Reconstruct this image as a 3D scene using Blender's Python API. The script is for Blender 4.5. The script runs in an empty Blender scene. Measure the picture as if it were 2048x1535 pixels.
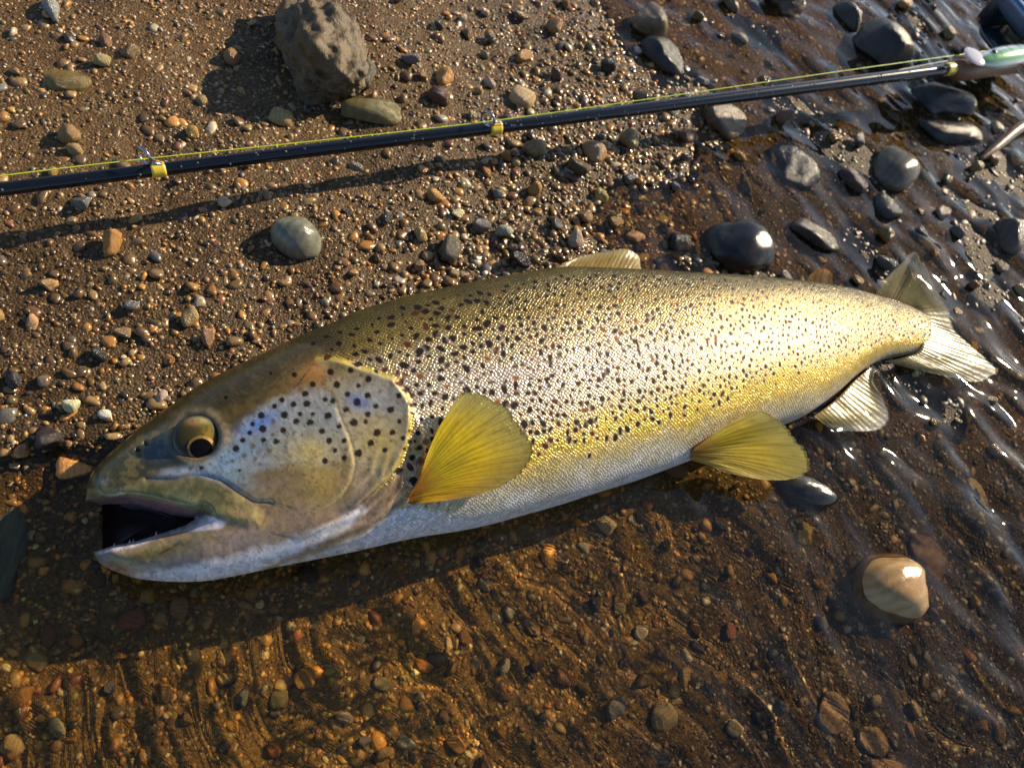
import bpy, bmesh, math, random
import numpy as np
from mathutils import Vector, Matrix

random.seed(7)
rng = np.random.default_rng(11)
scene = bpy.context.scene
col = scene.collection

# ------------------------------------------------------------------ camera
PW, PH = 2048.0, 1535.0            # size of the photograph the pixel traces refer to
PITCH, ROLL, CAMH, FPX = math.radians(58), math.radians(33), 0.44, 1600.0
_F = np.array([0, math.cos(PITCH), -math.sin(PITCH)])
_U0 = np.array([0, math.sin(PITCH), math.cos(PITCH)])
_R0 = np.array([1.0, 0, 0])
_U = math.cos(ROLL) * _U0 - math.sin(ROLL) * _R0
_R = math.cos(ROLL) * _R0 + math.sin(ROLL) * _U0
_C = np.array([0, 0, CAMH])
cam_data = bpy.data.cameras.new('camera')
cam = bpy.data.objects.new('camera', cam_data)
col.objects.link(cam)
cam.matrix_world = Matrix([[_R[i], _U[i], -_F[i], _C[i]] for i in range(3)] + [[0, 0, 0, 1]])
cam_data.sensor_width = 36.0
cam_data.lens = FPX * 36.0 / PW
cam_data.clip_start = 0.01
cam_data.clip_end = 400.0
cam_data.dof.use_dof = True
cam_data.dof.focus_distance = 0.43
cam_data.dof.aperture_fstop = 13.0
scene.camera = cam

# ------------------------------------------------------------------ light
SUN_AZ, SUN_EL = math.radians(29), math.radians(29)
TO_SUN = Vector((math.sin(SUN_AZ) * math.cos(SUN_EL), math.cos(SUN_AZ) * math.cos(SUN_EL), math.sin(SUN_EL)))
world = bpy.data.worlds.new('World')
scene.world = world
world.use_nodes = True
wn = world.node_tree.nodes
wn.clear()
sky = wn.new('ShaderNodeTexSky')
sky.sky_type = 'NISHITA'
sky.sun_disc = False
sky.sun_elevation = SUN_EL
sky.sun_rotation = SUN_AZ
sky.air_density = 1.0
sky.dust_density = 0.5
sky.ozone_density = 2.5
bg = wn.new('ShaderNodeBackground')
bg.inputs['Strength'].default_value = 0.08
wo = wn.new('ShaderNodeOutputWorld')
world.node_tree.links.new(sky.outputs[0], bg.inputs[0])
world.node_tree.links.new(bg.outputs[0], wo.inputs[0])
sun_data = bpy.data.lights.new('sun', 'SUN')
sun_data.energy = 5.0
sun_data.angle = math.radians(0.53)
sun_data.cycles.is_caustics_light = True
sun_data.color = (1.0, 0.83, 0.58)
sun = bpy.data.objects.new('sun', sun_data)
sun.rotation_euler = TO_SUN.to_track_quat('Z', 'Y').to_euler()
sun.location = (0.5, 0.7, 3)
col.objects.link(sun)
scene.view_settings.view_transform = 'Standard'
scene.view_settings.look = 'None'
scene.view_settings.gamma = 1.0
scene.view_settings.exposure = 0.85
scene.cycles.use_denoising = True
scene.cycles.max_bounces = 8
scene.cycles.transparent_max_bounces = 12
scene.cycles.sample_clamp_indirect = 6.0


# ------------------------------------------------------------------ maths helpers
def unp(px, py, z):
    """photo pixels -> points on the height z"""
    px, py, z = np.broadcast_arrays(np.asarray(px, float), np.asarray(py, float), np.asarray(z, float))
    d = _F + _R * ((px - PW / 2) / FPX)[..., None] + _U * ((PH / 2 - py) / FPX)[..., None]
    t = (z - CAMH) / d[..., 2]
    return _C + d * t[..., None]


def proj(P):
    v = P - _C
    Z = v @ _F
    return PW / 2 + FPX * (v @ _R) / Z, PH / 2 - FPX * (v @ _U) / Z


def smooth(a, b, x):
    t = np.clip((x - a) / (b - a), 0, 1)
    return t * t * (3 - 2 * t)


def _hash(ix, iy, seed):
    h = (ix.astype(np.int64) * 374761393 + iy.astype(np.int64) * 668265263 + seed * 1442695041) & 0x7fffffff
    h = ((h ^ (h >> 13)) * 1274126177) & 0x7fffffff
    h = (h ^ (h >> 16)) & 0xffff
    return h / 65535.0


def noise(x, y, seed=0):
    ix, iy = np.floor(x), np.floor(y)
    fx, fy = x - ix, y - iy
    fx = fx ** 3 * (fx * (fx * 6 - 15) + 10)
    fy = fy ** 3 * (fy * (fy * 6 - 15) + 10)
    a, b = _hash(ix, iy, seed), _hash(ix + 1, iy, seed)
    c, d = _hash(ix, iy + 1, seed), _hash(ix + 1, iy + 1, seed)
    return (a + (b - a) * fx) * (1 - fy) + (c + (d - c) * fx) * fy - 0.5


def fbm(x, y, seed=0, octv=3):
    s, a = 0, 1.0
    for k in range(octv):
        s = s + a * noise(x * 2 ** k, y * 2 ** k, seed + 17 * k)
        a *= 0.5
    return s


def seg_dist(x, y, poly, closed=True):
    d2 = np.full(np.shape(x), 1e18)
    n = len(poly)
    for i in range(n if closed else n - 1):
        ax, ay = poly[i]
        bx, by = poly[(i + 1) % n]
        dx, dy = bx - ax, by - ay
        L = dx * dx + dy * dy + 1e-12
        t = np.clip(((x - ax) * dx + (y - ay) * dy) / L, 0, 1)
        d2 = np.minimum(d2, (x - ax - t * dx) ** 2 + (y - ay - t * dy) ** 2)
    return np.sqrt(d2)


def inside(x, y, poly):
    r = np.zeros(np.shape(x), bool)
    n = len(poly)
    for i in range(n):
        ax, ay = poly[i]
        bx, by = poly[(i + 1) % n]
        if ay == by:
            continue
        c = ((ay > y) != (by > y)) & (x < (bx - ax) * (y - ay) / (by - ay) + ax)
        r ^= c
    return r


def sdf(x, y, poly):
    """positive inside"""
    d = seg_dist(x, y, poly)
    return np.where(inside(x, y, poly), d, -d)


def curve(pts, n, par=None):
    """Catmull-Rom through pts, n samples (even in the list parameter)"""
    p = np.array(pts, float)
    if p.ndim == 1:
        p = p[:, None]
    m = len(p)
    t = np.linspace(0, m - 1, n) if par is None else np.asarray(par, float)
    i = np.clip(np.floor(t).astype(int), 0, m - 2)
    f = (t - i)[:, None]
    p0, p1, p2, p3 = p[np.clip(i - 1, 0, m - 1)], p[i], p[i + 1], p[np.clip(i + 2, 0, m - 1)]
    r = 0.5 * ((2 * p1) + (p2 - p0) * f + (2 * p0 - 5 * p1 + 4 * p2 - p3) * f ** 2 + (3 * p1 - p0 - 3 * p2 + p3) * f ** 3)
    return r


def even(pts, n):
    """curve through pts, n samples even in length"""
    c = curve(pts, 40 * len(pts))
    s = np.concatenate([[0], np.cumsum(np.linalg.norm(np.diff(c, axis=0), axis=1))])
    t = np.linspace(0, s[-1], n)
    return np.stack([np.interp(t, s, c[:, k]) for k in range(c.shape[1])], 1)


# ------------------------------------------------------------------ object helpers
def tag(o, label=None, cat=None, group=None, kind=None):
    if label: o['label'] = label
    if cat: o['category'] = cat
    if group: o['group'] = group
    if kind: o['kind'] = kind
    return o


def mesh_np(name, V, Fc, smooth_sh=True):
    """V (n,3); Fc list of equal-length-face arrays"""
    me = bpy.data.meshes.new(name)
    if not isinstance(Fc, list):
        Fc = [Fc]
    Fc = [f for f in Fc if len(f)]
    nl = sum(f.size for f in Fc)
    nf = sum(len(f) for f in Fc)
    me.vertices.add(len(V))
    me.vertices.foreach_set('co', np.ascontiguousarray(V, np.float32).ravel())
    me.loops.add(nl)
    me.loops.foreach_set('vertex_index', np.concatenate([f.ravel() for f in Fc]).astype(np.int32))
    me.polygons.add(nf)
    tot = np.concatenate([np.full(len(f), f.shape[1]) for f in Fc])
    start = np.concatenate([[0], np.cumsum(tot)[:-1]])
    me.polygons.foreach_set('loop_start', start.astype(np.int32))
    me.polygons.foreach_set('loop_total', tot.astype(np.int32))
    me.polygons.foreach_set('use_smooth', np.full(nf, smooth_sh, bool))
    me.update(calc_edges=True)
    return me


def attr_color(me, name, C):
    a = me.attributes.new(name, 'FLOAT_COLOR', 'POINT')
    if C.shape[1] == 3:
        C = np.concatenate([C, np.ones((len(C), 1))], 1)
    a.data.foreach_set('color', np.ascontiguousarray(C, np.float32).ravel())


def attr_float(me, name, v):
    a = me.attributes.new(name, 'FLOAT', 'POINT')
    a.data.foreach_set('value', np.ascontiguousarray(v, np.float32))


def attr_vec(me, name, v):
    a = me.attributes.new(name, 'FLOAT_VECTOR', 'POINT')
    a.data.foreach_set('vector', np.ascontiguousarray(v, np.float32).ravel())


def link(name, me, mat, parent=None):
    o = bpy.data.objects.new(name, me)
    if mat is not None and not len(me.materials):
        me.materials.append(mat)
    col.objects.link(o)
    if parent is not None:
        o.parent = parent
        o.matrix_parent_inverse = parent_inv(parent)
    return o


def parent_inv(p):
    return Matrix.Translation(-Vector(p.location)) if p.rotation_euler == Matrix.Identity(3).to_euler() else p.matrix_basis.inverted()


def empty(name, loc):
    o = bpy.data.objects.new(name, None)
    o.empty_display_size = 0.02
    o.location = loc
    col.objects.link(o)
    return o


def grid_faces(n, m, wrap=False):
    i, j = np.meshgrid(np.arange(n - 1), np.arange(m if wrap else m - 1), indexing='ij')
    a = i * m + j
    b = i * m + (j + 1) % m
    return np.stack([a, b, b + m, a + m], -1).reshape(-1, 4)


def tube(name, pts, rad, mat, parent=None, sides=12, caps=True, flat=1.0):
    P = np.array(pts, float)
    n = len(P)
    r = np.broadcast_to(np.asarray(rad, float), (n,))
    T = np.gradient(P, axis=0)
    T /= np.linalg.norm(T, axis=1)[:, None] + 1e-12
    up = np.array([0.0, 0, 1]) if abs(T[:, 2]).max() < 0.9 else np.array([0.3, 1.0, 0.2])
    A = np.cross(T, up); A /= np.linalg.norm(A, axis=1)[:, None] + 1e-12
    B = np.cross(A, T)
    th = np.linspace(0, 2 * math.pi, sides, endpoint=False)
    V = P[:, None] + r[:, None, None] * (A[:, None] * np.cos(th)[None, :, None] + flat * B[:, None] * np.sin(th)[None, :, None])
    V = V.reshape(-1, 3)
    Fq = grid_faces(n, sides, True)
    fl = [Fq]
    if caps:
        fl += [np.arange(sides)[None, ::-1], (np.arange(sides) + (n - 1) * sides)[None]]
    me = mesh_np(name, V, fl)
    return link(name, me, mat, parent)


# ------------------------------------------------------------------ materials
def new_mat(name):
    m = bpy.data.materials.new(name)
    m.use_nodes = True
    nt = m.node_tree
    nt.nodes.clear()
    out = nt.nodes.new('ShaderNodeOutputMaterial')
    return m, nt, out


class NT:
    def __init__(self, nt):
        self.nt = nt
    def n(self, typ, ins=None, **kw):
        x = self.nt.nodes.new(typ)
        for k, v in kw.items():
            setattr(x, k, v)
        for k, v in (ins or {}).items():
            if hasattr(v, 'is_linked') and hasattr(v, 'node'):
                self.nt.links.new(v, x.inputs[k])
            else:
                x.inputs[k].default_value = v
        return x
    def math(self, op, a, b=0.0, c=0.0):
        x = self.n('ShaderNodeMath', {0: a, 1: b, 2: c}, operation=op)
        return x.outputs[0]
    def mix(self, f, a, b, blend='MIX'):
        x = self.n('ShaderNodeMix', data_type='RGBA', blend_type=blend)
        for k, v in ((0, f), (6, a), (7, b)):
            if hasattr(v, 'node'):
                self.nt.links.new(v, x.inputs[k])
            else:
                x.inputs[k].default_value = v if k == 0 else (tuple(v) + (1,))[:4]
        return x.outputs[2]
    def ramp(self, f, stops):
        x = self.n('ShaderNodeValToRGB', {0: f})
        e = x.color_ramp.elements
        while len(e) < len(stops):
            e.new(0.5)
        for k, (p, c) in enumerate(stops):
            e[k].position = p
            e[k].color = (tuple(c) + (1,))[:4] if hasattr(c, '__len__') else (c, c, c, 1)
        return x.outputs[0]


def simple(name, color, rough=0.4, metal=0.0, coat=0.0, noise_amt=0.25, nscale=200.0, bump=0.0):
    m, nt, out = new_mat(name)
    g = NT(nt)
    tc = g.n('ShaderNodeTexCoord').outputs['Object']
    nz = g.n('ShaderNodeTexNoise', {'Vector': tc, 'Scale': nscale, 'Detail': 4.0}).outputs['Fac']
    f = g.math('MULTIPLY_ADD', nz, noise_amt * 2, 1 - noise_amt)
    c = g.mix(1.0, color, (1, 1, 1), 'MULTIPLY')
    vm = g.n('ShaderNodeVectorMath', {0: c, 'Scale': f}, operation='SCALE').outputs[0]
    p = g.n('ShaderNodeBsdfPrincipled', {'Base Color': vm, 'Roughness': rough, 'Metallic': metal, 'Coat Weight': coat, 'Coat Roughness': 0.06})
    if bump:
        b = g.n('ShaderNodeBump', {'Height': nz, 'Strength': bump, 'Distance': 0.001})
        nt.links.new(b.outputs[0], p.inputs['Normal'])
    nt.links.new(p.outputs[0], out.inputs[0])
    return m


def make_gravel_mat():
    m, nt, out = new_mat('wet_gravel')
    g = NT(nt)
    a = g.n('ShaderNodeAttribute', attribute_name='Col').outputs['Color']
    tc = g.n('ShaderNodeTexCoord').outputs['Object']
    nz = g.n('ShaderNodeTexNoise', {'Vector': tc, 'Scale': 900.0, 'Detail': 3.0}).outputs['Fac']
    c = g.n('ShaderNodeVectorMath', {0: a, 'Scale': g.math('MULTIPLY_ADD', nz, 1.2, 0.4)}, operation='SCALE').outputs[0]
    bmp = g.n('ShaderNodeBump', {'Height': nz, 'Strength': 0.5, 'Distance': 0.0004})
    p = g.n('ShaderNodeBsdfPrincipled', {'Base Color': c, 'Roughness': g.math('MULTIPLY_ADD', g.n('ShaderNodeAttribute', attribute_name='damp').outputs['Fac'], -0.40, 0.52), 'Specular IOR Level': 0.6, 'Normal': bmp.outputs[0]})
    nt.links.new(p.outputs[0], out.inputs[0])
    return m


def make_pebble_mat(name='wet_pebble', relief=0.6, rough=0.17, silt_=0.22):
    m, nt, out = new_mat(name)
    g = NT(nt)
    oi = g.n('ShaderNodeObjectInfo')
    tc = g.n('ShaderNodeTexCoord').outputs['Object']
    off = g.n('ShaderNodeVectorMath', {0: tc, 1: oi.outputs['Location']}, operation='ADD').outputs[0]
    n1 = g.n('ShaderNodeTexNoise', {'Vector': tc, 'Scale': 1.6, 'Detail': 5.0, 'Roughness': 0.62}).outputs['Fac']
    n2 = g.n('ShaderNodeTexNoise', {'Vector': tc, 'Scale': 9.0, 'Detail': 4.0, 'Roughness': 0.7}).outputs['Fac']
    w = g.n('ShaderNodeTexWave', {'Vector': off, 'Scale': 1.1, 'Distortion': 6.0, 'Detail': 3.0}).outputs['Fac']
    k = g.math('ADD', g.math('MULTIPLY', n1, 1.2), g.math('MULTIPLY', w, 0.22))
    k = g.math('ADD', k, g.math('MULTIPLY', n2, 0.55))
    k = g.math('ADD', k, -0.05)
    c = g.n('ShaderNodeVectorMath', {0: oi.outputs['Color'], 'Scale': k}, operation='SCALE').outputs[0]
    # faint brown film of silt
    film = g.math('MULTIPLY', g.ramp(n1, [(0.45, 0.0), (0.65, 1.0)]), silt_)
    c = g.mix(film, c, (0.12, 0.075, 0.03))
    n3 = g.n('ShaderNodeTexNoise', {'Vector': tc, 'Scale': 26.0, 'Detail': 4.0, 'Roughness': 0.7}).outputs['Fac']
    bmp = g.n('ShaderNodeBump', {'Height': g.math('ADD', n2, g.math('MULTIPLY', n3, 0.5)), 'Strength': relief, 'Distance': 0.0016})
    p = g.n('ShaderNodeBsdfPrincipled', {'Base Color': c, 'Roughness': rough, 'Specular IOR Level': 0.5,
                                         'Normal': bmp.outputs[0]})
    nt.links.new(p.outputs[0], out.inputs[0])
    return m


def make_bed_mat():
    m, nt, out = new_mat('wet_sand')
    g = NT(nt)
    tc = g.n('ShaderNodeTexCoord').outputs['Object']
    n1 = g.n('ShaderNodeTexNoise', {'Vector': tc, 'Scale': 14.0, 'Detail': 6.0}).outputs['Fac']
    n2 = g.n('ShaderNodeTexNoise', {'Vector': tc, 'Scale': 420.0, 'Detail': 5.0, 'Roughness': 0.7}).outputs['Fac']
    v = g.n('ShaderNodeTexVoronoi', {'Vector': tc, 'Scale': 650.0})
    base = g.ramp(n1, [(0.3, (0.048, 0.024, 0.007)), (0.5, (0.10, 0.052, 0.014)), (0.7, (0.15, 0.086, 0.025))])
    grain = g.ramp(v.outputs['Color'], [(0.1, (0.02, 0.013, 0.008)), (0.45, (0.12, 0.07, 0.032)), (0.75, (0.2, 0.12, 0.055)), (0.95, (0.42, 0.32, 0.2))])
    c = g.mix(0.5, base, grain)
    sl = g.math('MULTIPLY', g.n('ShaderNodeAttribute', attribute_name='slate').outputs['Fac'], 0.85)  # slate grit, also darkens the bed to let reflections dominate
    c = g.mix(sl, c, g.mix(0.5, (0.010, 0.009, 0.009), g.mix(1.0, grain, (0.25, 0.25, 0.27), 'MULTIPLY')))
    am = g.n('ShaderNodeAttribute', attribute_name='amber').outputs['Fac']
    c = g.mix(g.math('MULTIPLY', am, 0.6), c, g.mix(0.5, (0.36, 0.24, 0.05), g.mix(1.0, grain, (2.8, 2.3, 1.0), 'MULTIPLY')))  # sunlit gold of the shallows put into the bed colour
    dm = g.n('ShaderNodeAttribute', attribute_name='damp').outputs['Fac']
    c = g.n('ShaderNodeVectorMath', {0: c, 'Scale': g.math('MULTIPLY_ADD', dm, -0.58, 1.0)}, operation='SCALE').outputs[0]
    h = g.math('ADD', g.math('MULTIPLY', n2, 1.0), g.math('MULTIPLY', v.outputs['Distance'], -0.8))
    bmp = g.n('ShaderNodeBump', {'Height': h, 'Strength': 0.7, 'Distance': 0.0012})
    p = g.n('ShaderNodeBsdfPrincipled', {'Base Color': c, 'Roughness': g.math('MULTIPLY_ADD', dm, -0.3, 0.62), 'Specular IOR Level': 0.2, 'Normal': bmp.outputs[0]})
    nt.links.new(p.outputs[0], out.inputs[0])
    return m


def make_water_mat():
    m, nt, out = new_mat('clear_water')
    g = NT(nt)
    rf = g.n('ShaderNodeBsdfRefraction', {'Color': (0.97, 0.88, 0.68, 1), 'Roughness': 0.0, 'IOR': 1.333})
    gl = g.n('ShaderNodeBsdfGlossy', {'Color': (1, 1, 1, 1), 'Roughness': 0.032})
    geo = g.n('ShaderNodeNewGeometry')
    dt = g.n('ShaderNodeVectorMath', {0: geo.outputs['Normal'], 1: geo.outputs['Incoming']}, operation='DOT_PRODUCT').outputs['Value']
    k = g.math('SUBTRACT', 1.0, g.math('MINIMUM', g.math('ABSOLUTE', dt), 1.0))
    mx = g.n('ShaderNodeMixShader', {0: g.math('MULTIPLY_ADD', g.math('POWER', k, 5.0), 0.98, 0.02)})   # Schlick reflectance of water
    nt.links.new(rf.outputs[0], mx.inputs[1])
    nt.links.new(gl.outputs[0], mx.inputs[2])
    nt.links.new(mx.outputs[0], out.inputs[0])
    return m


def make_skin_mat():
    m, nt, out = new_mat('trout_skin')
    g = NT(nt)
    C = g.n('ShaderNodeAttribute', attribute_name='Col').outputs['Color']
    scl = g.n('ShaderNodeAttribute', attribute_name='scl').outputs['Fac']
    met = g.n('ShaderNodeAttribute', attribute_name='met').outputs['Fac']
    suv = g.n('ShaderNodeAttribute', attribute_name='suv').outputs['Vector']
    wn_ = g.n('ShaderNodeTexNoise', {'Vector': suv, 'Scale': 160.0, 'Detail': 2.0}).outputs['Color']
    wv_ = g.n('ShaderNodeVectorMath', {0: g.n('ShaderNodeVectorMath', {0: wn_, 1: (0.5, 0.5, 0.5)}, operation='SUBTRACT').outputs[0], 'Scale': 0.004}, operation='SCALE').outputs[0]
    suv2 = g.n('ShaderNodeVectorMath', {0: suv, 1: wv_}, operation='ADD').outputs[0]
    mp = g.n('ShaderNodeMapping', {'Vector': suv2, 'Rotation': (0, 0, math.radians(45)), 'Scale': (1, 1, 1)}).outputs[0]
    v = g.n('ShaderNodeTexVoronoi', {'Vector': mp, 'Scale': 1 / 0.0018, 'Randomness': 0.42}, voronoi_dimensions='2D')
    e = g.n('ShaderNodeTexVoronoi', {'Vector': mp, 'Scale': 1 / 0.0018, 'Randomness': 0.42}, voronoi_dimensions='2D', feature='DISTANCE_TO_EDGE')
    sc = g.n('ShaderNodeVectorMath', {0: mp, 'Scale': 1 / 0.0018}, operation='SCALE').outputs[0]
    loc = g.n('ShaderNodeVectorMath', {0: sc, 1: v.outputs['Position']}, operation='SUBTRACT').outputs[0]
    # 'Position' comes back in texture units already divided by the scale in newer versions: use distance based relief too
    rear = g.n('ShaderNodeVectorMath', {0: loc, 1: (0.7, 0.7, 0)}, operation='DOT_PRODUCT').outputs['Value']
    dome = g.math('MULTIPLY', v.outputs['Distance'], v.outputs['Distance'])
    edge = g.ramp(e.outputs['Distance'], [(0.0, 0.0), (0.16, 1.0)])
    rnd = g.n('ShaderNodeSeparateColor', {0: v.outputs['Color']}).outputs[0]
    h = g.math('ADD', g.math('MULTIPLY', dome, -1.6), g.math('MULTIPLY', edge, 0.35))
    h = g.math('ADD', h, g.math('MULTIPLY', rnd, 0.5))
    h = g.math('MULTIPLY', h, scl)
    fine = g.n('ShaderNodeTexNoise', {'Vector': suv, 'Scale': 900.0, 'Detail': 3.0}).outputs['Fac']
    h = g.math('ADD', h, g.math('MULTIPLY', fine, g.math('MULTIPLY_ADD', scl, -0.12, 0.26)))
    bmp = g.n('ShaderNodeBump', {'Height': h, 'Strength': 0.5, 'Distance': 0.0006})
    lum = g.math('ADD', g.math('MULTIPLY', edge, 0.36), g.math('MULTIPLY_ADD', rnd, 0.5, 0.4))
    lum = g.math('ADD', g.math('MULTIPLY', g.math('SUBTRACT', lum, 1.0), scl), 1.0)
    c = g.n('ShaderNodeVectorMath', {0: C, 'Scale': lum}, operation='SCALE').outputs[0]
    spot = g.n('ShaderNodeAttribute', attribute_name='spot').outputs['Fac']
    p = g.n('ShaderNodeBsdfPrincipled', {'Base Color': c, 'Metallic': met, 'Roughness': g.math('MULTIPLY_ADD', spot, 0.25, g.math('MULTIPLY_ADD', scl, 0.07, 0.24)),
                                         'Specular IOR Level': g.math('MULTIPLY_ADD', spot, -0.33, 0.4),
                                         'Normal': bmp.outputs[0]})
    nt.links.new(p.outputs[0], out.inputs[0])
    return m


def make_fin_mat():
    m, nt, out = new_mat('fin_membrane')
    g = NT(nt)
    A = g.n('ShaderNodeAttribute', attribute_name='Col')
    C = A.outputs['Color']
    nz = g.n('ShaderNodeTexNoise', {'Vector': g.n('ShaderNodeTexCoord').outputs['Object'], 'Scale': 350.0, 'Detail': 3.0}).outputs['Fac']
    bmp = g.n('ShaderNodeBump', {'Height': nz, 'Strength': 0.3, 'Distance': 0.0006})
    p = g.n('ShaderNodeBsdfPrincipled', {'Base Color': C, 'Roughness': 0.28, 'Normal': bmp.outputs[0]})
    t = g.n('ShaderNodeBsdfTranslucent', {'Color': C})
    mx = g.n('ShaderNodeMixShader', {0: 0.5})
    nt.links.new(p.outputs[0], mx.inputs[1]); nt.links.new(t.outputs[0], mx.inputs[2])
    tr = g.n('ShaderNodeBsdfTransparent')
    m2 = g.n('ShaderNodeMixShader', {0: A.outputs['Alpha']})
    nt.links.new(tr.outputs[0], m2.inputs[1]); nt.links.new(mx.outputs[0], m2.inputs[2])
    nt.links.new(m2.outputs[0], out.inputs[0])
    return m


def make_col_mat(name, rough=0.2, coat=0.6, metal=0.0, spec=0.5):
    m, nt, out = new_mat(name)
    g = NT(nt)
    C = g.n('ShaderNodeAttribute', attribute_name='Col').outputs['Color']
    p = g.n('ShaderNodeBsdfPrincipled', {'Base Color': C, 'Roughness': rough, 'Coat Weight': coat, 'Coat Roughness': 0.05, 'Metallic': metal, 'Specular IOR Level': spec})
    nt.links.new(p.outputs[0], out.inputs[0])
    return m


M_gravel, M_pebble, M_bed, M_water, M_skin, M_fin = make_gravel_mat(), make_pebble_mat(), make_bed_mat(), make_water_mat(), make_skin_mat(), make_fin_mat()

# ------------------------------------------------------------------ ground and water
shore_px = [(-900, 800), (-300, 900), (100, 885), (400, 850), (800, 800), (1230, 640), (1290, 480), (1300, 300), (1210, 120), (1120, -60), (1060, -250)]
shore = [tuple(unp(a, b, 0.0)[:2]) for a, b in shore_px]
d_end = np.array(shore[-1]) - np.array(shore[-2]); d_end /= np.linalg.norm(d_end)
d_beg = np.array(shore[0]) - np.array(shore[1]); d_beg /= np.linalg.norm(d_beg)
water_poly = [tuple(np.array(shore[0]) + 60 * d_beg)] + shore + [tuple(np.array(shore[-1]) + 60 * d_end), (90, 60), (90, -90), (-40, -90)]


def ground(x, y):
    d = sdf(x, y, water_poly) + 0.07 * fbm(x * 7, y * 7, 101, 3) * smooth(-0.15, 0.0, x)
    deep = 0.0045 + 0.0155 * smooth(0.42, 0.12, y - 0.35 * x) + 0.004 * smooth(0.25, 0.5, x)
    wet = np.clip(d, 0, 99)
    dry = np.clip(-d, 0, 99)
    rt = smooth(-0.18, 0.02, x - 0.25 * (y - 0.3))
    z = 0.0015 - deep * (1 - np.exp(-wet / 0.055)) + (0.015 - 0.008 * rt) * (1 - np.exp(-dry / (0.16 + 0.16 * rt))) + 0.25 * np.clip(dry - 1.0, 0, 40) * 0.1
    z = z + (0.005 + 0.006 * rt * np.exp(-np.abs(d) / 0.25)) * fbm(x * 13, y * 13, 3, 3) + 0.002 * fbm(x * 60, y * 60, 5, 2)
    return z


def damp(x, y):
    """how soaked the bank is: 1 at the waterline, less higher up the bank"""
    d = sdf(x, y, water_poly)
    return np.where(d > 0, np.exp(-np.maximum(d, 0) / 0.10), np.exp(np.minimum(d, 0) / 0.24))


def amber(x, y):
    """golden sunlit brightness painted into the gravel of the quiet shallows"""
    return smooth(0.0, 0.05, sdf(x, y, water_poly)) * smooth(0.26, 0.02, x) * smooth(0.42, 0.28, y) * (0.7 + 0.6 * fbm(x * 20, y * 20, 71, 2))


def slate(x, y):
    """share of dark slate grit towards the open stream, darkened so water reflections stand out"""
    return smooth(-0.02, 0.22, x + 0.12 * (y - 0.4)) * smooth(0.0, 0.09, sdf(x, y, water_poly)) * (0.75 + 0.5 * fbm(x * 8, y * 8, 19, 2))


def axis(a, b, fine, far):
    core = np.arange(a, b + fine / 2, fine)
    g, s, v = [], fine, 0.0
    while v < far:
        s *= 1.28
        v += s
        g.append(v)
    g = np.array(g)
    return np.concatenate([a - g[::-1], core, b + g])


gx, gy = axis(-0.56, 0.7, 0.0052, 80), axis(-0.1, 1.3, 0.0052, 80)
X, Y = np.meshgrid(gx, gy, indexing='ij')
G = ground(X, Y)
far = np.sqrt(X ** 2 + Y ** 2) > 6
G = np.where(far & (G < -0.02), -0.03, G)
me = mesh_np('ground', np.stack([X, Y, G], -1).reshape(-1, 3), grid_faces(len(gx), len(gy))[:, ::-1])
attr_float(me, 'damp', damp(X, Y).ravel())
attr_float(me, 'amber', np.clip(amber(X, Y), 0, 1).ravel())
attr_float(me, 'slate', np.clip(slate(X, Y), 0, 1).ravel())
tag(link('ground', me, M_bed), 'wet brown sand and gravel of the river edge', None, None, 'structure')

# crests of the ripples run along this direction in the photograph
r0, r1 = unp(1500, 1230, 0.0), unp(1650, 1410, 0.0)
cd = (r1 - r0)[:2]; cd /= np.linalg.norm(cd)


def wave(x, y):
    u = x * cd[0] + y * cd[1]          # along crests
    w = -x * cd[1] + y * cd[0]
    run = smooth(0.0, 0.4, x + 0.25 * y)
    wob = 0.020 * fbm(x * 9, y * 9, 21, 2)
    h = (0.6 + 1.6 * run) * 0.0011 * fbm(u * 17, (w + wob) * 33, 31, 2)
    h = h + (0.35 + 1.5 * run) * 0.0009 * noise(u * 28 + 3, (w + 1.4 * wob) * 70, 37)
    wa, wb = 0.016 * fbm(x * 21 + 5, y * 21, 23, 2), 0.016 * fbm(x * 21, y * 21 + 9, 24, 2)
    p, q = x * 0.83 + y * 0.55 + wa, -x * 0.55 + y * 0.83 + wb
    h = h + (1.5 - 0.7 * run) * 0.0008 * noise(p * 28, (q + wob) * 54, 43) + 0.0012 * noise(x * 9, y * 9, 41)
    return 1.7 * h


def two(a, b, c, f1, f2, far):
    e = axis(b, c, f2, far)
    lo = axis(a, b, f1, far)
    return np.concatenate([lo[lo < b - f1 * 0.5], e[e >= b - 1e-9]])


wx, wy = two(-0.17, 0.2, 0.6, 0.0011, 0.0028, 80), two(-0.07, 0.20, 1.10, 0.0011, 0.0028, 80)
X, Y = np.meshgrid(wx, wy, indexing='ij')
Wz = np.where((np.abs(X) < 3) & (np.abs(Y) < 4), wave(X, Y), 0)
wv = np.stack([X, Y, Wz], -1).reshape(-1, 3)
wf = grid_faces(len(wx), len(wy))[:, ::-1]
keep = (ground(X, Y) < 0.006).ravel()
wf = wf[keep[wf].any(1)]
used = np.zeros(len(wv), bool); used[wf.ravel()] = True
idx = np.cumsum(used) - 1
me = mesh_np('water', wv[used], idx[wf])
water = link('water', me, M_water)
water.cycles.is_caustics_caster = True
tag(water, 'clear shallow river water rippling over gravel', None, None, 'structure')

# ------------------------------------------------------------------ stones
def ico(sub):
    bm = bmesh.new()
    bmesh.ops.create_icosphere(bm, subdivisions=sub, radius=1.0)
    v = np.array([x.co[:] for x in bm.verts]); f = np.array([[w.index for w in x.verts] for x in bm.faces])
    bm.free()
    return v, f


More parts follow.
